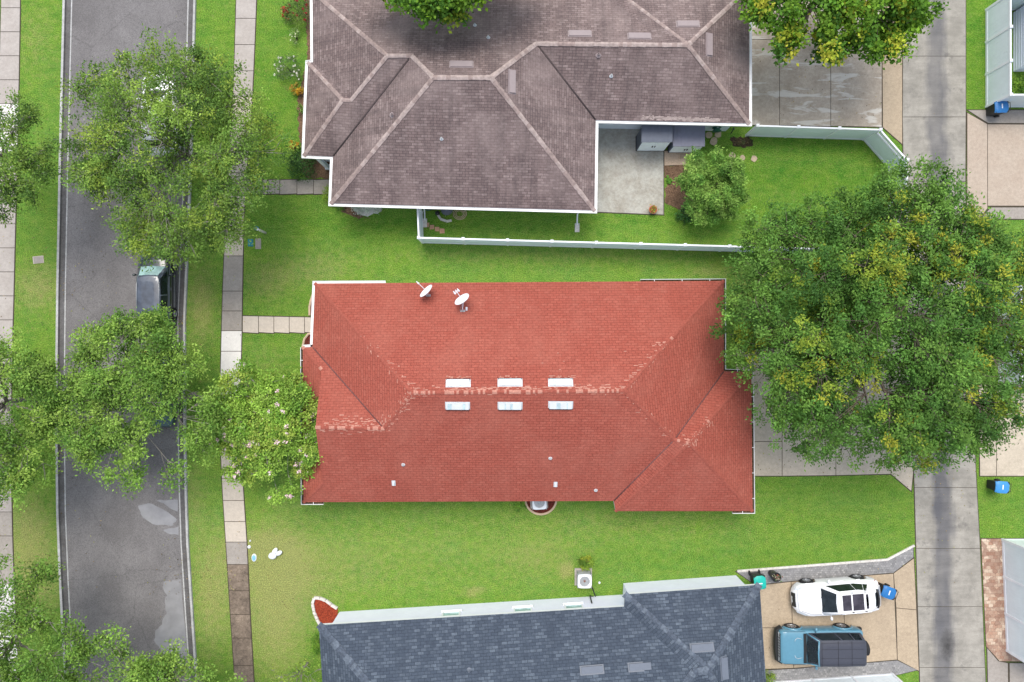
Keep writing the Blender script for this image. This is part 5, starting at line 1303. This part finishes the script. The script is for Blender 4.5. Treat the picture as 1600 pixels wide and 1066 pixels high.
def tree(name, label, cat, base, h_trunk, r0, rc, zc, zh, n_lobes, clumps, per, leaf, cols, tips=None, tip_p=.0, seed=1, group=None, mat_b='bark', off=(0, 0), squash=(1, 1), clump_r=.42,
         shell=.55, limbs=8, lobes=None, asp=.5, twig=.012, bare=.0, trunk_lean=(0, 0), tip_out=.55, droop=.0, mesh_cols=None, blossom=None):
    """crown radius rc, crown mid height zc, half height zh"""
    rg = np.random.default_rng(seed); p = P(*base); root = thing(name, label, cat, (p.x, p.y, 0), 0, group)
    global SHAPE; shp = SHAPE; SHAPE = None
    cx, cy = off; ph = rg.uniform(0, 6.28, 8); am = rg.uniform(.04, .11, 8)
    if shp:
        q = np.array([[P(x, y, zc + .15 * zh).x - p.x, P(x, y, zc + .15 * zh).y - p.y] for x, y in shp]); a0, a1 = q.min(0), q.max(0); cx, cy = (a0 + a1) / 2; squash = (1, 1)
        dq = q - [cx, cy]; at_ = np.arctan2(dq[:, 1], dq[:, 0]); rq = np.hypot(dq[:, 0], dq[:, 1]); o_ = np.argsort(at_); at_, rq = at_[o_], rq[o_]
        rc = float(rq.mean()); at_ = np.concatenate([at_ - 2 * np.pi, at_, at_ + 2 * np.pi]); rq = np.tile(rq, 3)
    def outline(th):
        if shp: return np.interp((th + np.pi) % (2 * np.pi) - np.pi, at_, rq) / rc
        r = np.ones_like(th)
        for k in range(8): r += am[k] * np.sin((k + 2) * th + ph[k]) * (1.4 if k > 3 else 1)
        return r
    # boughs: mid-size lobes; leaves clump round them, leaving gaps between
    th = rg.uniform(0, 2 * np.pi, n_lobes); rr = np.sqrt(rg.uniform(.03, 1, n_lobes)) * .93; o = outline(th)
    zz = np.sqrt(np.clip(1 - (rr * .95) ** 2, 0, 1))
    bx = np.stack([cx + rc * squash[0] * rr * o * np.cos(th), cy + rc * squash[1] * rr * o * np.sin(th), zc + zh * zz * rg.uniform(-.15, 1.0, n_lobes) - droop * rr], 1)
    br = rc * rg.uniform(.12, .21, n_lobes) * (1.15 - .40 * rr)
    if lobes is not None:
        for lx, ly, lz, lr in lobes: bx = np.vstack([bx, [lx, ly, lz]]); br = np.append(br, lr)
    nb = len(bx)
    # limbs
    Vs, Fs, nv = [], [], 0
    def addt(pts, rads, n=6):
        nonlocal nv
        v, f = tube_np(pts, rads, n); Vs.append(v); Fs.append(f + nv); nv += len(v)
    fork = np.array([trunk_lean[0], trunk_lean[1], h_trunk])
    k = 8; t = np.linspace(0, 1, k)[:, None]
    tp = np.array([0, 0, -.1]) * (1 - t) + fork * t + np.sin(t * 5 + seed) * .04 * np.array([1, .6, 0]); addt(tp, r0 * (1.35 - .55 * t[:, 0]) * np.where(t[:, 0] < .05, 1.35, 1), 12)
    trunk_V, trunk_F, ntr = Vs[:], Fs[:], nv
    Vs, Fs, nv = [], [], 0
    la = np.sort(rg.uniform(0, 2 * np.pi, limbs)) + 0; la = np.arange(limbs) * 2 * np.pi / limbs + rg.normal(0, .25, limbs)
    ends = np.stack([cx * .8 + rc * .52 * squash[0] * np.cos(la), cy * .8 + rc * .52 * squash[1] * np.sin(la), zc + zh * rg.uniform(.0, .55, limbs)], 1)
    ends = np.vstack([ends, [[cx * .7, cy * .7, zc + zh * .7]]])
    node, nrad = [], []
    for e in ends:
        m = fork * .45 + e * .55 + np.array([0, 0, .10 * np.linalg.norm(e - fork)]) + rg.normal(0, .12, 3); t = np.linspace(0, 1, 9)[:, None]
        pts = fork * (1 - t) ** 2 + 2 * m * t * (1 - t) + e * t ** 2; pts[1:-1] += rg.normal(0, .05, (7, 3)); rad = r0 * (.52 - .36 * t[:, 0])
        addt(pts, rad, 7); node += list(pts[3:]); nrad += list(rad[3:])
    node = np.array(node); nrad = np.array(nrad)
    cl, cdir, clobe = [], [], []
    for i in range(nb):
        d2 = ((node - bx[i]) ** 2).sum(1) + 3 * np.maximum(0, node[:, 2] - bx[i][2]) ** 2; j = int(np.argmin(d2)); s = node[j]; e = bx[i]
        m = (s + e) / 2 + rg.normal(0, .10, 3) + [0, 0, .08]; t = np.linspace(0, 1, 6)[:, None]; pts = s * (1 - t) ** 2 + 2 * m * t * (1 - t) + e * t ** 2
        ra = min(nrad[j] * .7, .055); addt(pts, ra * (1 - .72 * t[:, 0]), 5)
        kk = max(3, int(clumps * (br[i] / (rc * .18)) ** 1.6))
        dv = rg.normal(0, 1, (kk, 3)); dv[:, 2] = np.abs(dv[:, 2]) * .8 - .18; dv /= np.linalg.norm(dv, axis=1)[:, None]
        rad_ = rg.uniform(shell, 1.12, kk)[:, None]; outw = np.array([bx[i][0] - cx, bx[i][1] - cy, 0]); outw = outw / (np.linalg.norm(outw) + 1e-6)
        c = e + dv * br[i] * rad_ * [1, 1, .62] + outw * br[i] * .15
        for q in range(kk):
            if rg.random() < .55:
                st = pts[rg.integers(3, 6)]; addt([st, (st + c[q]) / 2 + rg.normal(0, .03, 3), c[q]], [twig * 1.6, twig, twig * .5], 4)
        cl.append(c); cdir.append(dv); clobe += [i] * kk
    C = np.concatenate(cl); D = np.concatenate(cdir); clobe = np.array(clobe); nc = len(C)
    # colours: per bough, per clump, per leaf
    cols = np.array(cols); lob_t = rg.uniform(.82, 1.2, (nb, 1)); base_c = cols[rg.integers(0, len(cols), nb)] * lob_t
    cc = base_c[clobe] * .45 + cols[rg.integers(0, len(cols), nc)] * .55; cc *= rg.uniform(.70, 1.30, (nc, 1))
    if tips is not None:
        tips = np.array(tips); tl = rg.random(nb) < tip_p; hi = (D[:, 2] > .15) & tl[clobe] & (rg.random(nc) < tip_out)
        tc = tips[rg.integers(0, len(tips), nc)]; cc = np.where(hi[:, None], tc * rg.uniform(.8, 1.15, (nc, 1)), cc)
    n = nc * per; ci = np.repeat(np.arange(nc), per)
    pos = C[ci] + rg.normal(0, 1, (n, 3)) * clump_r * [.5, .5, .30] + D[ci] * rg.normal(0, .5, (n, 1)) * clump_r * .6
    keep = pos[:, 2] > .25; pos = pos[keep]; ci = ci[keep]
    me = leaf_mesh('crown', pos, rg, leaf, cols, up=.55, asp=asp, tint=cc[ci], axis=D[ci])
    me.materials.append(M['leaf']); o = bpy.data.objects.new('crown', me); COL.objects.link(o); o.parent = root
    for nm, VV, FF in (('trunk', trunk_V, trunk_F), ('branches', Vs, Fs)):
        m2 = bpy.data.meshes.new(nm); mesh_quads(m2, np.concatenate(VV), np.concatenate(FF)); m2.polygons.foreach_set('use_smooth', [True] * len(m2.polygons)); m2.materials.append(M[mat_b])
        o2 = bpy.data.objects.new(nm, m2); COL.objects.link(o2); o2.parent = root
    if blossom:
        nbf, bc, bs = blossom; pick = C[D[:, 2] > .1]; w = np.exp(-(pick[:, 1] - cy) / rc * .9); w /= w.sum(); pk = pick[rg.choice(len(pick), nbf, p=w)] + [0, 0, .16]
        pp = np.repeat(pk, 16, 0) + rg.normal(0, bs * .6, (nbf * 16, 3)); m3 = leaf_mesh('blossom', pp, rg, bs, bc, up=1.2, asp=.9); m3.materials.append(M['leaf']); o3 = bpy.data.objects.new('blossom', m3); COL.objects.link(o3); o3.parent = root; o3['kind'] = 'stuff'
    return root
OLIVE = [(.135, .245, .050), (.20, .325, .060), (.09, .175, .035), (.28, .40, .07), (.08, .155, .033)]
FRESH = [(.145, .27, .045), (.20, .345, .060), (.095, .195, .035), (.28, .41, .08)]
OAK = [(.090, .20, .036), (.125, .255, .048), (.058, .140, .030), (.175, .31, .055), (.10, .22, .040)]
LIME = [(.14, .28, .025), (.10, .22, .025), (.20, .34, .03), (.07, .17, .025)]
GRP = 'street trees along the road'
SHAPE = [(105,190),(110,130),(165,70),(240,65),(300,90),(340,60),(385,95),(400,150),(450,200),(455,250),(410,300),(385,330),(370,400),(330,415),(285,400),(230,408),(180,360),(195,320),(150,300),(105,240)]
tree('street_tree', 'airy olive-green street tree over the white and black parked cars', 'tree', (325, 262), 2.6, .15, 6.0, 4.6, 2.3, 150, 15, 46, .13, OLIVE, [(.28, .38, .06), (.25, .34, .05)], .4, 3, GRP, 'bark_l', off=(.55, .25), squash=(1.0, .98), clump_r=.36, tip_out=.45)
SHAPE = [(90,640),(100,570),(140,590),(130,520),(190,500),(240,475),(280,500),(290,555),(338,575),(335,680),(320,740),(270,755),(200,770),(130,750),(120,700)]
tree('street_tree', 'light green street tree hiding the teal car in the road', 'tree', (305, 618), 2.5, .14, 4.75, 4.3, 2.0, 98, 14, 44, .145, FRESH, None, 0, 8, GRP, 'bark_l', off=(-.1, -.1), squash=(.95, 1.05), clump_r=.38, shell=.4)
SHAPE = [(-60,150),(20,145),(70,200),(80,280),(50,320),(10,350),(-60,360)]
tree('street_tree', 'street tree on the west verge cut by the left photo edge, northern of three', 'tree', (58, 265), 2.5, .14, 4.2, 4.6, 1.8, 46, 12, 36, .13, OLIVE, None, 0, 14, GRP, 'bark_l', off=(-.2, .4), clump_r=.36, shell=.4)
SHAPE = [(-80,500),(10,500),(60,540),(100,590),(100,700),(50,760),(0,800),(-80,800)]
tree('street_tree', 'street tree on the west verge cut by the left photo edge, middle of three', 'tree', (60, 622), 2.5, .15, 5.2, 4.6, 2.0, 80, 14, 42, .145, FRESH, [(.26, .38, .07)], .4, 23, GRP, 'bark_l', off=(.0, -.4), clump_r=.38, shell=.4)
SHAPE = [(-60,880),(60,880),(100,930),(130,960),(150,1000),(140,1090),(50,1150),(-60,1120)]
tree('street_tree', 'street tree on the west verge in the lower left corner of the photo', 'tree', (72, 970), 2.5, .15, 5.6, 4.5, 1.9, 80, 13, 40, .145, FRESH, None, 0, 31, GRP, 'bark_l', off=(.5, .2), clump_r=.4, shell=.4)
SHAPE = [(120,1000),(180,985),(230,1010),(300,1025),(365,1010),(380,1060),(400,1150),(300,1250),(150,1220),(80,1100)]
tree('street_tree', 'street tree rising from below the bottom edge over road and sidewalk', 'tree', (312, 1062), 2.5, .15, 5.6, 4.4, 1.9, 84, 13, 42, .145, FRESH, None, 0, 44, GRP, 'bark_l', off=(-.5, .1), clump_r=.4, shell=.4)
SHAPE = [(345,620),(352,580),(400,570),(450,580),(490,610),(505,690),(495,740),(440,775),(400,770),(355,730),(340,680)]
tree('crape_myrtle', 'dense green tree with small pink-white blossom clusters overlapping the red roof edge', 'tree', (447, 652), 1.3, .10, 3.25, 3.0, 1.3, 88, 15, 46, .13, [(.19, .34, .05), (.26, .43, .06), (.13, .26, .04), (.34, .50, .09)], [(.34, .44, .08)], .4, 52, None, 'bark_l', off=(.0, -.15), squash=(.95, 1.08), clump_r=.3, limbs=7,
     blossom=(110, [(.80, .58, .62), (.86, .74, .76), (.75, .50, .58)], .085), asp=.62)
SHAPE = [(1108,505),(1140,440),(1165,380),(1180,340),(1230,345),(1245,305),(1310,300),(1340,320),(1370,280),(1430,258),(1470,275),(1480,320),(1520,330),(1560,360),(1620,380),(1640,450),(1640,560),(1610,640),(1560,650),(1545,700),(1470,715),(1415,735),(1350,715),(1300,690),(1255,690),(1200,650),(1190,600),(1150,540)]
tree('oak_tree', 'huge dark green tree with yellow tips between the red roof and the alley', 'tree', (1287, 505), 3.0, .30, 7.6, 6.0, 3.2, 290, 15, 58, .145, OAK, [(.32, .37, .04), (.25, .33, .04), (.37, .38, .045), (.20, .31, .045)], .22, 60, None, 'bark', off=(.25, .45), squash=(1.03, .97), clump_r=.33, limbs=11, tip_out=.85, lobes=[(-5.6, 3.9, 5.2, 1.1), (-4.6, 4.3, 5.5, 1.2), (-4.9, 3.0, 5.6, 1.3), (-5.9, 3.0, 5.0, 1.0), (-4.4, -5.0, 5.0, 1.1), (-3.2, -5.6, 5.0, 1.2), (-1.4, -6.1, 5.0, 1.2), (.8, -6.4, 5.0, 1.1), (-7.0, -.7, 5.0, .9), (-6.4, -1.3, 5.0, .9), (-6.3, -.2, 5.3, 1.1), (-5.5, -.8, 5.6, 1.2), (-5.6, -2.4, 5.2, 1.1), (-2.5, -4.6, 5.6, 1.4), (-1.0, -5.6, 5.2, 1.2), (.8, -5.0, 5.8, 1.4), (-3.8, -3.6, 5.6, 1.3), (2.6, -6.0, 5.2, 1.2), (.3, .2, 9.0, 1.5), (-.8, .8, 8.8, 1.3), (1.2, -.9, 8.9, 1.3)], shell=.5)
SHAPE = [(1172,60),(1180,-60),(1300,-120),(1440,-60),(1465,10),(1430,60),(1400,85),(1340,80),(1270,100),(1215,80)]
tree('broadleaf_tree', 'bright lime-green tree hanging over the stained driveway at the top edge', 'tree', (1255, 26), 2.2, .18, 4.9, 4.9, 2.3, 90, 14, 42, .19, LIME, [(.36, .42, .04), (.42, .42, .05)], .45, 71, None, 'bark', off=(-.1, .25), squash=(1.08, .95), clump_r=.4, asp=.7, tip_out=.4)
SHAPE = [(565,-25),(600,-110),(720,-150),(830,-95),(830,-12),(780,2),(700,18),(630,10)]
tree('broadleaf_tree', 'lime-green tree peeking over the brown roof at the top edge', 'tree', (708, -55), 3.6, .2, 5.2, 5.9, 2.4, 84, 14, 42, .19, LIME, [(.30, .38, .04)], .35, 83, None, 'bark', off=(.1, -.3), squash=(1.0, .95), clump_r=.4, asp=.7)
tree('broadleaf_tree', 'small dark green tree beside the white outbuilding in the upper right corner', 'tree', (1585, 2), 1.4, .07, 1.1, 2.5, .8, 16, 10, 30, .12, [(.08, .17, .03), (.14, .24, .04)], None, 0, 91, None, 'bark', clump_r=.22, limbs=5)
SHAPE = [(1063,300),(1070,255),(1110,235),(1150,250),(1168,290),(1155,330),(1115,347),(1075,335)]
tree('fruit_tree', 'round glossy green shrub tree in the fenced yard beside the patio', 'tree', (1102, 303), .6, .09, 1.95, 1.75, 1.15, 60, 14, 38, .15, [(.14, .28, .05), (.21, .37, .07), (.09, .20, .04), (.32, .47, .11)], None, 0, 101, None, 'bark', squash=(.98, 1.05), clump_r=.22, limbs=7, asp=.38, shell=.7)
tree('young_tree', 'sparse young tree with bare twigs at the west end of the blue-grey roof', 'tree', (480, 1036), 1.0, .05, 2.2, 2.4, 1.0, 24, 8, 12, .12, [(.22, .33, .05), (.28, .36, .06), (.14, .26, .04)], None, 0, 113, None, 'bark_l', off=(0, -.1), clump_r=.36, limbs=9, twig=.014, shell=.5)

def bush(name, label, cat, px, py, r, h, cols, n, leaf=.10, seed=1, group=None, flowers=None, asp=.5, squash=(1, 1), stems=6):
    rg = np.random.default_rng(seed); p = P(px, py); root = thing(name, label, cat, (p.x, p.y, 0), 0, group)
    k = max(8, n // 22); th = rg.uniform(0, 6.283, k); q = np.sqrt(rg.uniform(0, 1, k)); C = np.stack([r * squash[0] * q * np.cos(th), r * squash[1] * q * np.sin(th), h * (.35 + .65 * np.sqrt(1 - q * q * .9)) * rg.uniform(.5, 1, k)], 1)
    ci = rg.integers(0, k, n); pos = C[ci] + rg.normal(0, 1, (n, 3)) * [r * .16, r * .16, h * .12]; pos[:, 2] = np.abs(pos[:, 2]) + .03
    cols = np.array(cols); cc = cols[rg.integers(0, len(cols), k)] * rg.uniform(.8, 1.2, (k, 1))
    me = leaf_mesh('foliage', pos, rg, leaf, cols, tint=cc[ci], asp=asp); me.materials.append(M['leaf']); o = bpy.data.objects.new('foliage', me); COL.objects.link(o); o.parent = root
    b = MB()
    for i in range(stems): b.tube([(0, 0, 0), C[i % k] * .5 + [0, 0, .05], C[i % k]], [.02, .013, .006], 5)
    b.build('stem', M['bark'], root, world=False)
    if flowers:
        nf, fc, fs = flowers; kk = C[rg.integers(0, k, nf)] + rg.normal(0, r * .13, (nf, 3)) + [0, 0, h * .22]; pp = np.repeat(kk, 14, 0) + rg.normal(0, fs * .45, (nf * 14, 3)); m3 = leaf_mesh('blossom', pp, rg, fs * .9, fc, up=1.3, asp=.85); m3.materials.append(M['leaf']); o3 = bpy.data.objects.new('blossom', m3); COL.objects.link(o3); o3.parent = root; o3['kind'] = 'stuff'
    return root
DG = [(.05, .12, .03), (.08, .18, .04), (.04, .09, .03)]
GB = 'plants in the border beside the brown-roofed house'
bush('flowering_shrub', 'shrub with deep red flower heads at the top of the border beside the brown roof', 'shrub', 471, 22, .85, 1.0, [(.12, .18, .05), (.18, .24, .07), (.08, .14, .04)], 1500, .09, 1, GB, (18, [(.32, .03, .03), (.22, .05, .04)], .09))
bush('flowering_shrub', 'small outlying plant with red flower spikes on the lawn side of the border', 'shrub', 449, 26, .30, .5, [(.14, .24, .05)], 150, .08, 2, GB, (9, [(.45, .05, .04)], .11))
bush('flowering_shrub', 'straggly pale shrub with tiny cream flowers below the red-flowered one', 'shrub', 464, 62, .42, .6, [(.22, .30, .12), (.16, .26, .08)], 260, .07, 3, GB, (6, [(.7, .72, .5)], .05), squash=(.6, 1.4))
bush('flowering_shrub', 'grey-green rose bush with white blooms left of the roof corner', 'shrub', 455, 112, .75, .9, [(.12, .19, .07), (.17, .23, .10), (.09, .14, .06)], 1100, .08, 4, GB, (24, [(.75, .73, .68)], .055))
bush('croton', 'orange and yellow leaved plant beneath the white-flowered bush', 'plant', 466, 144, .34, .5, [(.55, .32, .03), (.45, .22, .04), (.30, .28, .05)], 420, .11, 5, GB)
bush('croton', 'smaller orange-leaved plant beside the dark green hedge', 'plant', 462, 231, .30, .5, [(.60, .32, .03), (.48, .25, .03), (.25, .26, .05)], 260, .11, 6, GB)
bush('grass_clump', 'light green clump of strap leaves along the west wall under the roof corner', 'plant', 472, 172, .25, .4, [(.22, .34, .08)], 160, .22, 7, GB, asp=.14)
bush('hedge_bush', 'dense dark green bush between the path and the brown roof corner', 'shrub', 476, 262, .80, .95, DG, 2600, .09, 8, GB)
bush('hedge_bush', 'dark green bush under the small west roof of the brown-roofed house', 'shrub', 488, 235, .55, .8, DG, 1200, .09, 9, GB)
bush('hedge_bush', 'yellow-green rounded bush at the south-west corner of the brown roof', 'shrub', 521, 306, .50, .75, [(.24, .34, .04), (.17, .28, .04)], 1100, .08, 10, GB)
bush('hedge_bush', 'low green bush between the yellow-green one and the gravel patch', 'shrub', 534, 321, .35, .5, [(.16, .27, .04), (.09, .18, .04)], 600, .08, 11, GB)
bush('silver_shrub', 'low silvery-white leaved plant in the gravel under the south eave', 'plant', 572, 324, .70, .30, [(.62, .66, .62), (.5, .55, .5), (.7, .72, .7)], 1100, .08, 12, GB, squash=(1.2, .45))
bush('ground_plant', 'low dark green plants at the foot of the round shrub tree', 'plant', 1070, 338, .55, .35, DG + [(.10, .26, .08)], 900, .10, 13, None, squash=(1.2, .7))
bush('ground_plant', 'small light green tuft on the mulch beside the patio', 'plant', 1046, 280, .24, .15, [(.15, .33, .05)], 260, .08, 14)
bush('spiky_plant', 'spiky yellow-green plant growing just north of the rusty-fanned air conditioner', 'plant', 913.5, 877, .36, .55, [(.40, .46, .06), (.24, .36, .05), (.12, .22, .03)], 240, .34, 15, None, asp=.12)
bush('hedge_bush', 'yellow-green shrub at the east eave of the blue-grey roof by the bottom edge', 'shrub', 1196, 1054, .40, .7, [(.26, .36, .05), (.14, .24, .04)], 700, .08, 16)
bush('hedge_bush', 'green shrub beside the west eave of the blue-grey roof', 'shrub', 499, 1000, .50, .9, [(.10, .22, .03), (.18, .32, .04)], 900, .08, 17, squash=(.6, 1.3))
bush('young_sapling', 'thin sapling leaning over the bottom fence near its corner', 'plant', 1388, 1060, .70, 2.2, [(.14, .26, .05), (.20, .32, .07)], 80, .11, 18, stems=9)
bush('garden_plant', 'yellow-green garden plants inside the upper right fenced yard', 'plant', 1592, 138, .7, .5, [(.20, .34, .04), (.12, .25, .04)], 1300, .10, 19)
bush('weed_tuft', 'low green weeds at the west end of the half-round mulch bed', 'plant', 812, 790, .34, .2, [(.12, .26, .04), (.20, .36, .05)], 320, .08, 20)
bush('weed_tuft', 'dry brown weeds on the bare soil by the nook fence', 'plant', 1158, 221, .45, .2, [(.14, .11, .06), (.10, .12, .05)], 300, .08, 21, squash=(1.2, .6))
# loose leaf litter in the west gutter

# ---------------------------------------------------------------- fallen leaves and bits on the ground under the trees
def litter(spots, n, seed):
    rg = np.random.default_rng(seed); pts = []
    for x, y, r, k in spots:
        q = rg.normal(0, 1, (k, 2)) * r; pts.append(np.stack([x + q[:, 0], y + q[:, 1]], 1))
    q = np.concatenate(pts); pos = np.array([[P(a, b).x, P(a, b).y, .045] for a, b in q])
    me = leaf_mesh('leaf_litter', pos, rg, .075, [(.24, .17, .07), (.15, .10, .05), (.30, .30, .08), (.36, .26, .12), (.10, .08, .05)], up=6, asp=.6)
    me.materials.append(M['leaf']); o = bpy.data.objects.new('leaf_litter', me); COL.objects.link(o); tag(o, 'fallen leaves scattered over road, lawn, kerb and driveway under the trees', 'leaf litter', kind='stuff')
litter([(280, 250, 90, 320), (290, 620, 70, 260), (60, 450, 60, 160), (60, 830, 50, 160), (310, 900, 30, 160), (420, 900, 50, 150), (286, 500, 6, 60), (1250, 690, 70, 130), (1440, 780, 60, 120), (1300, 130, 60, 110), (1160, 480, 20, 110), (700, 880, 200, 200), (90, 700, 8, 90), (1100, 820, 160, 110)], 0, 5)
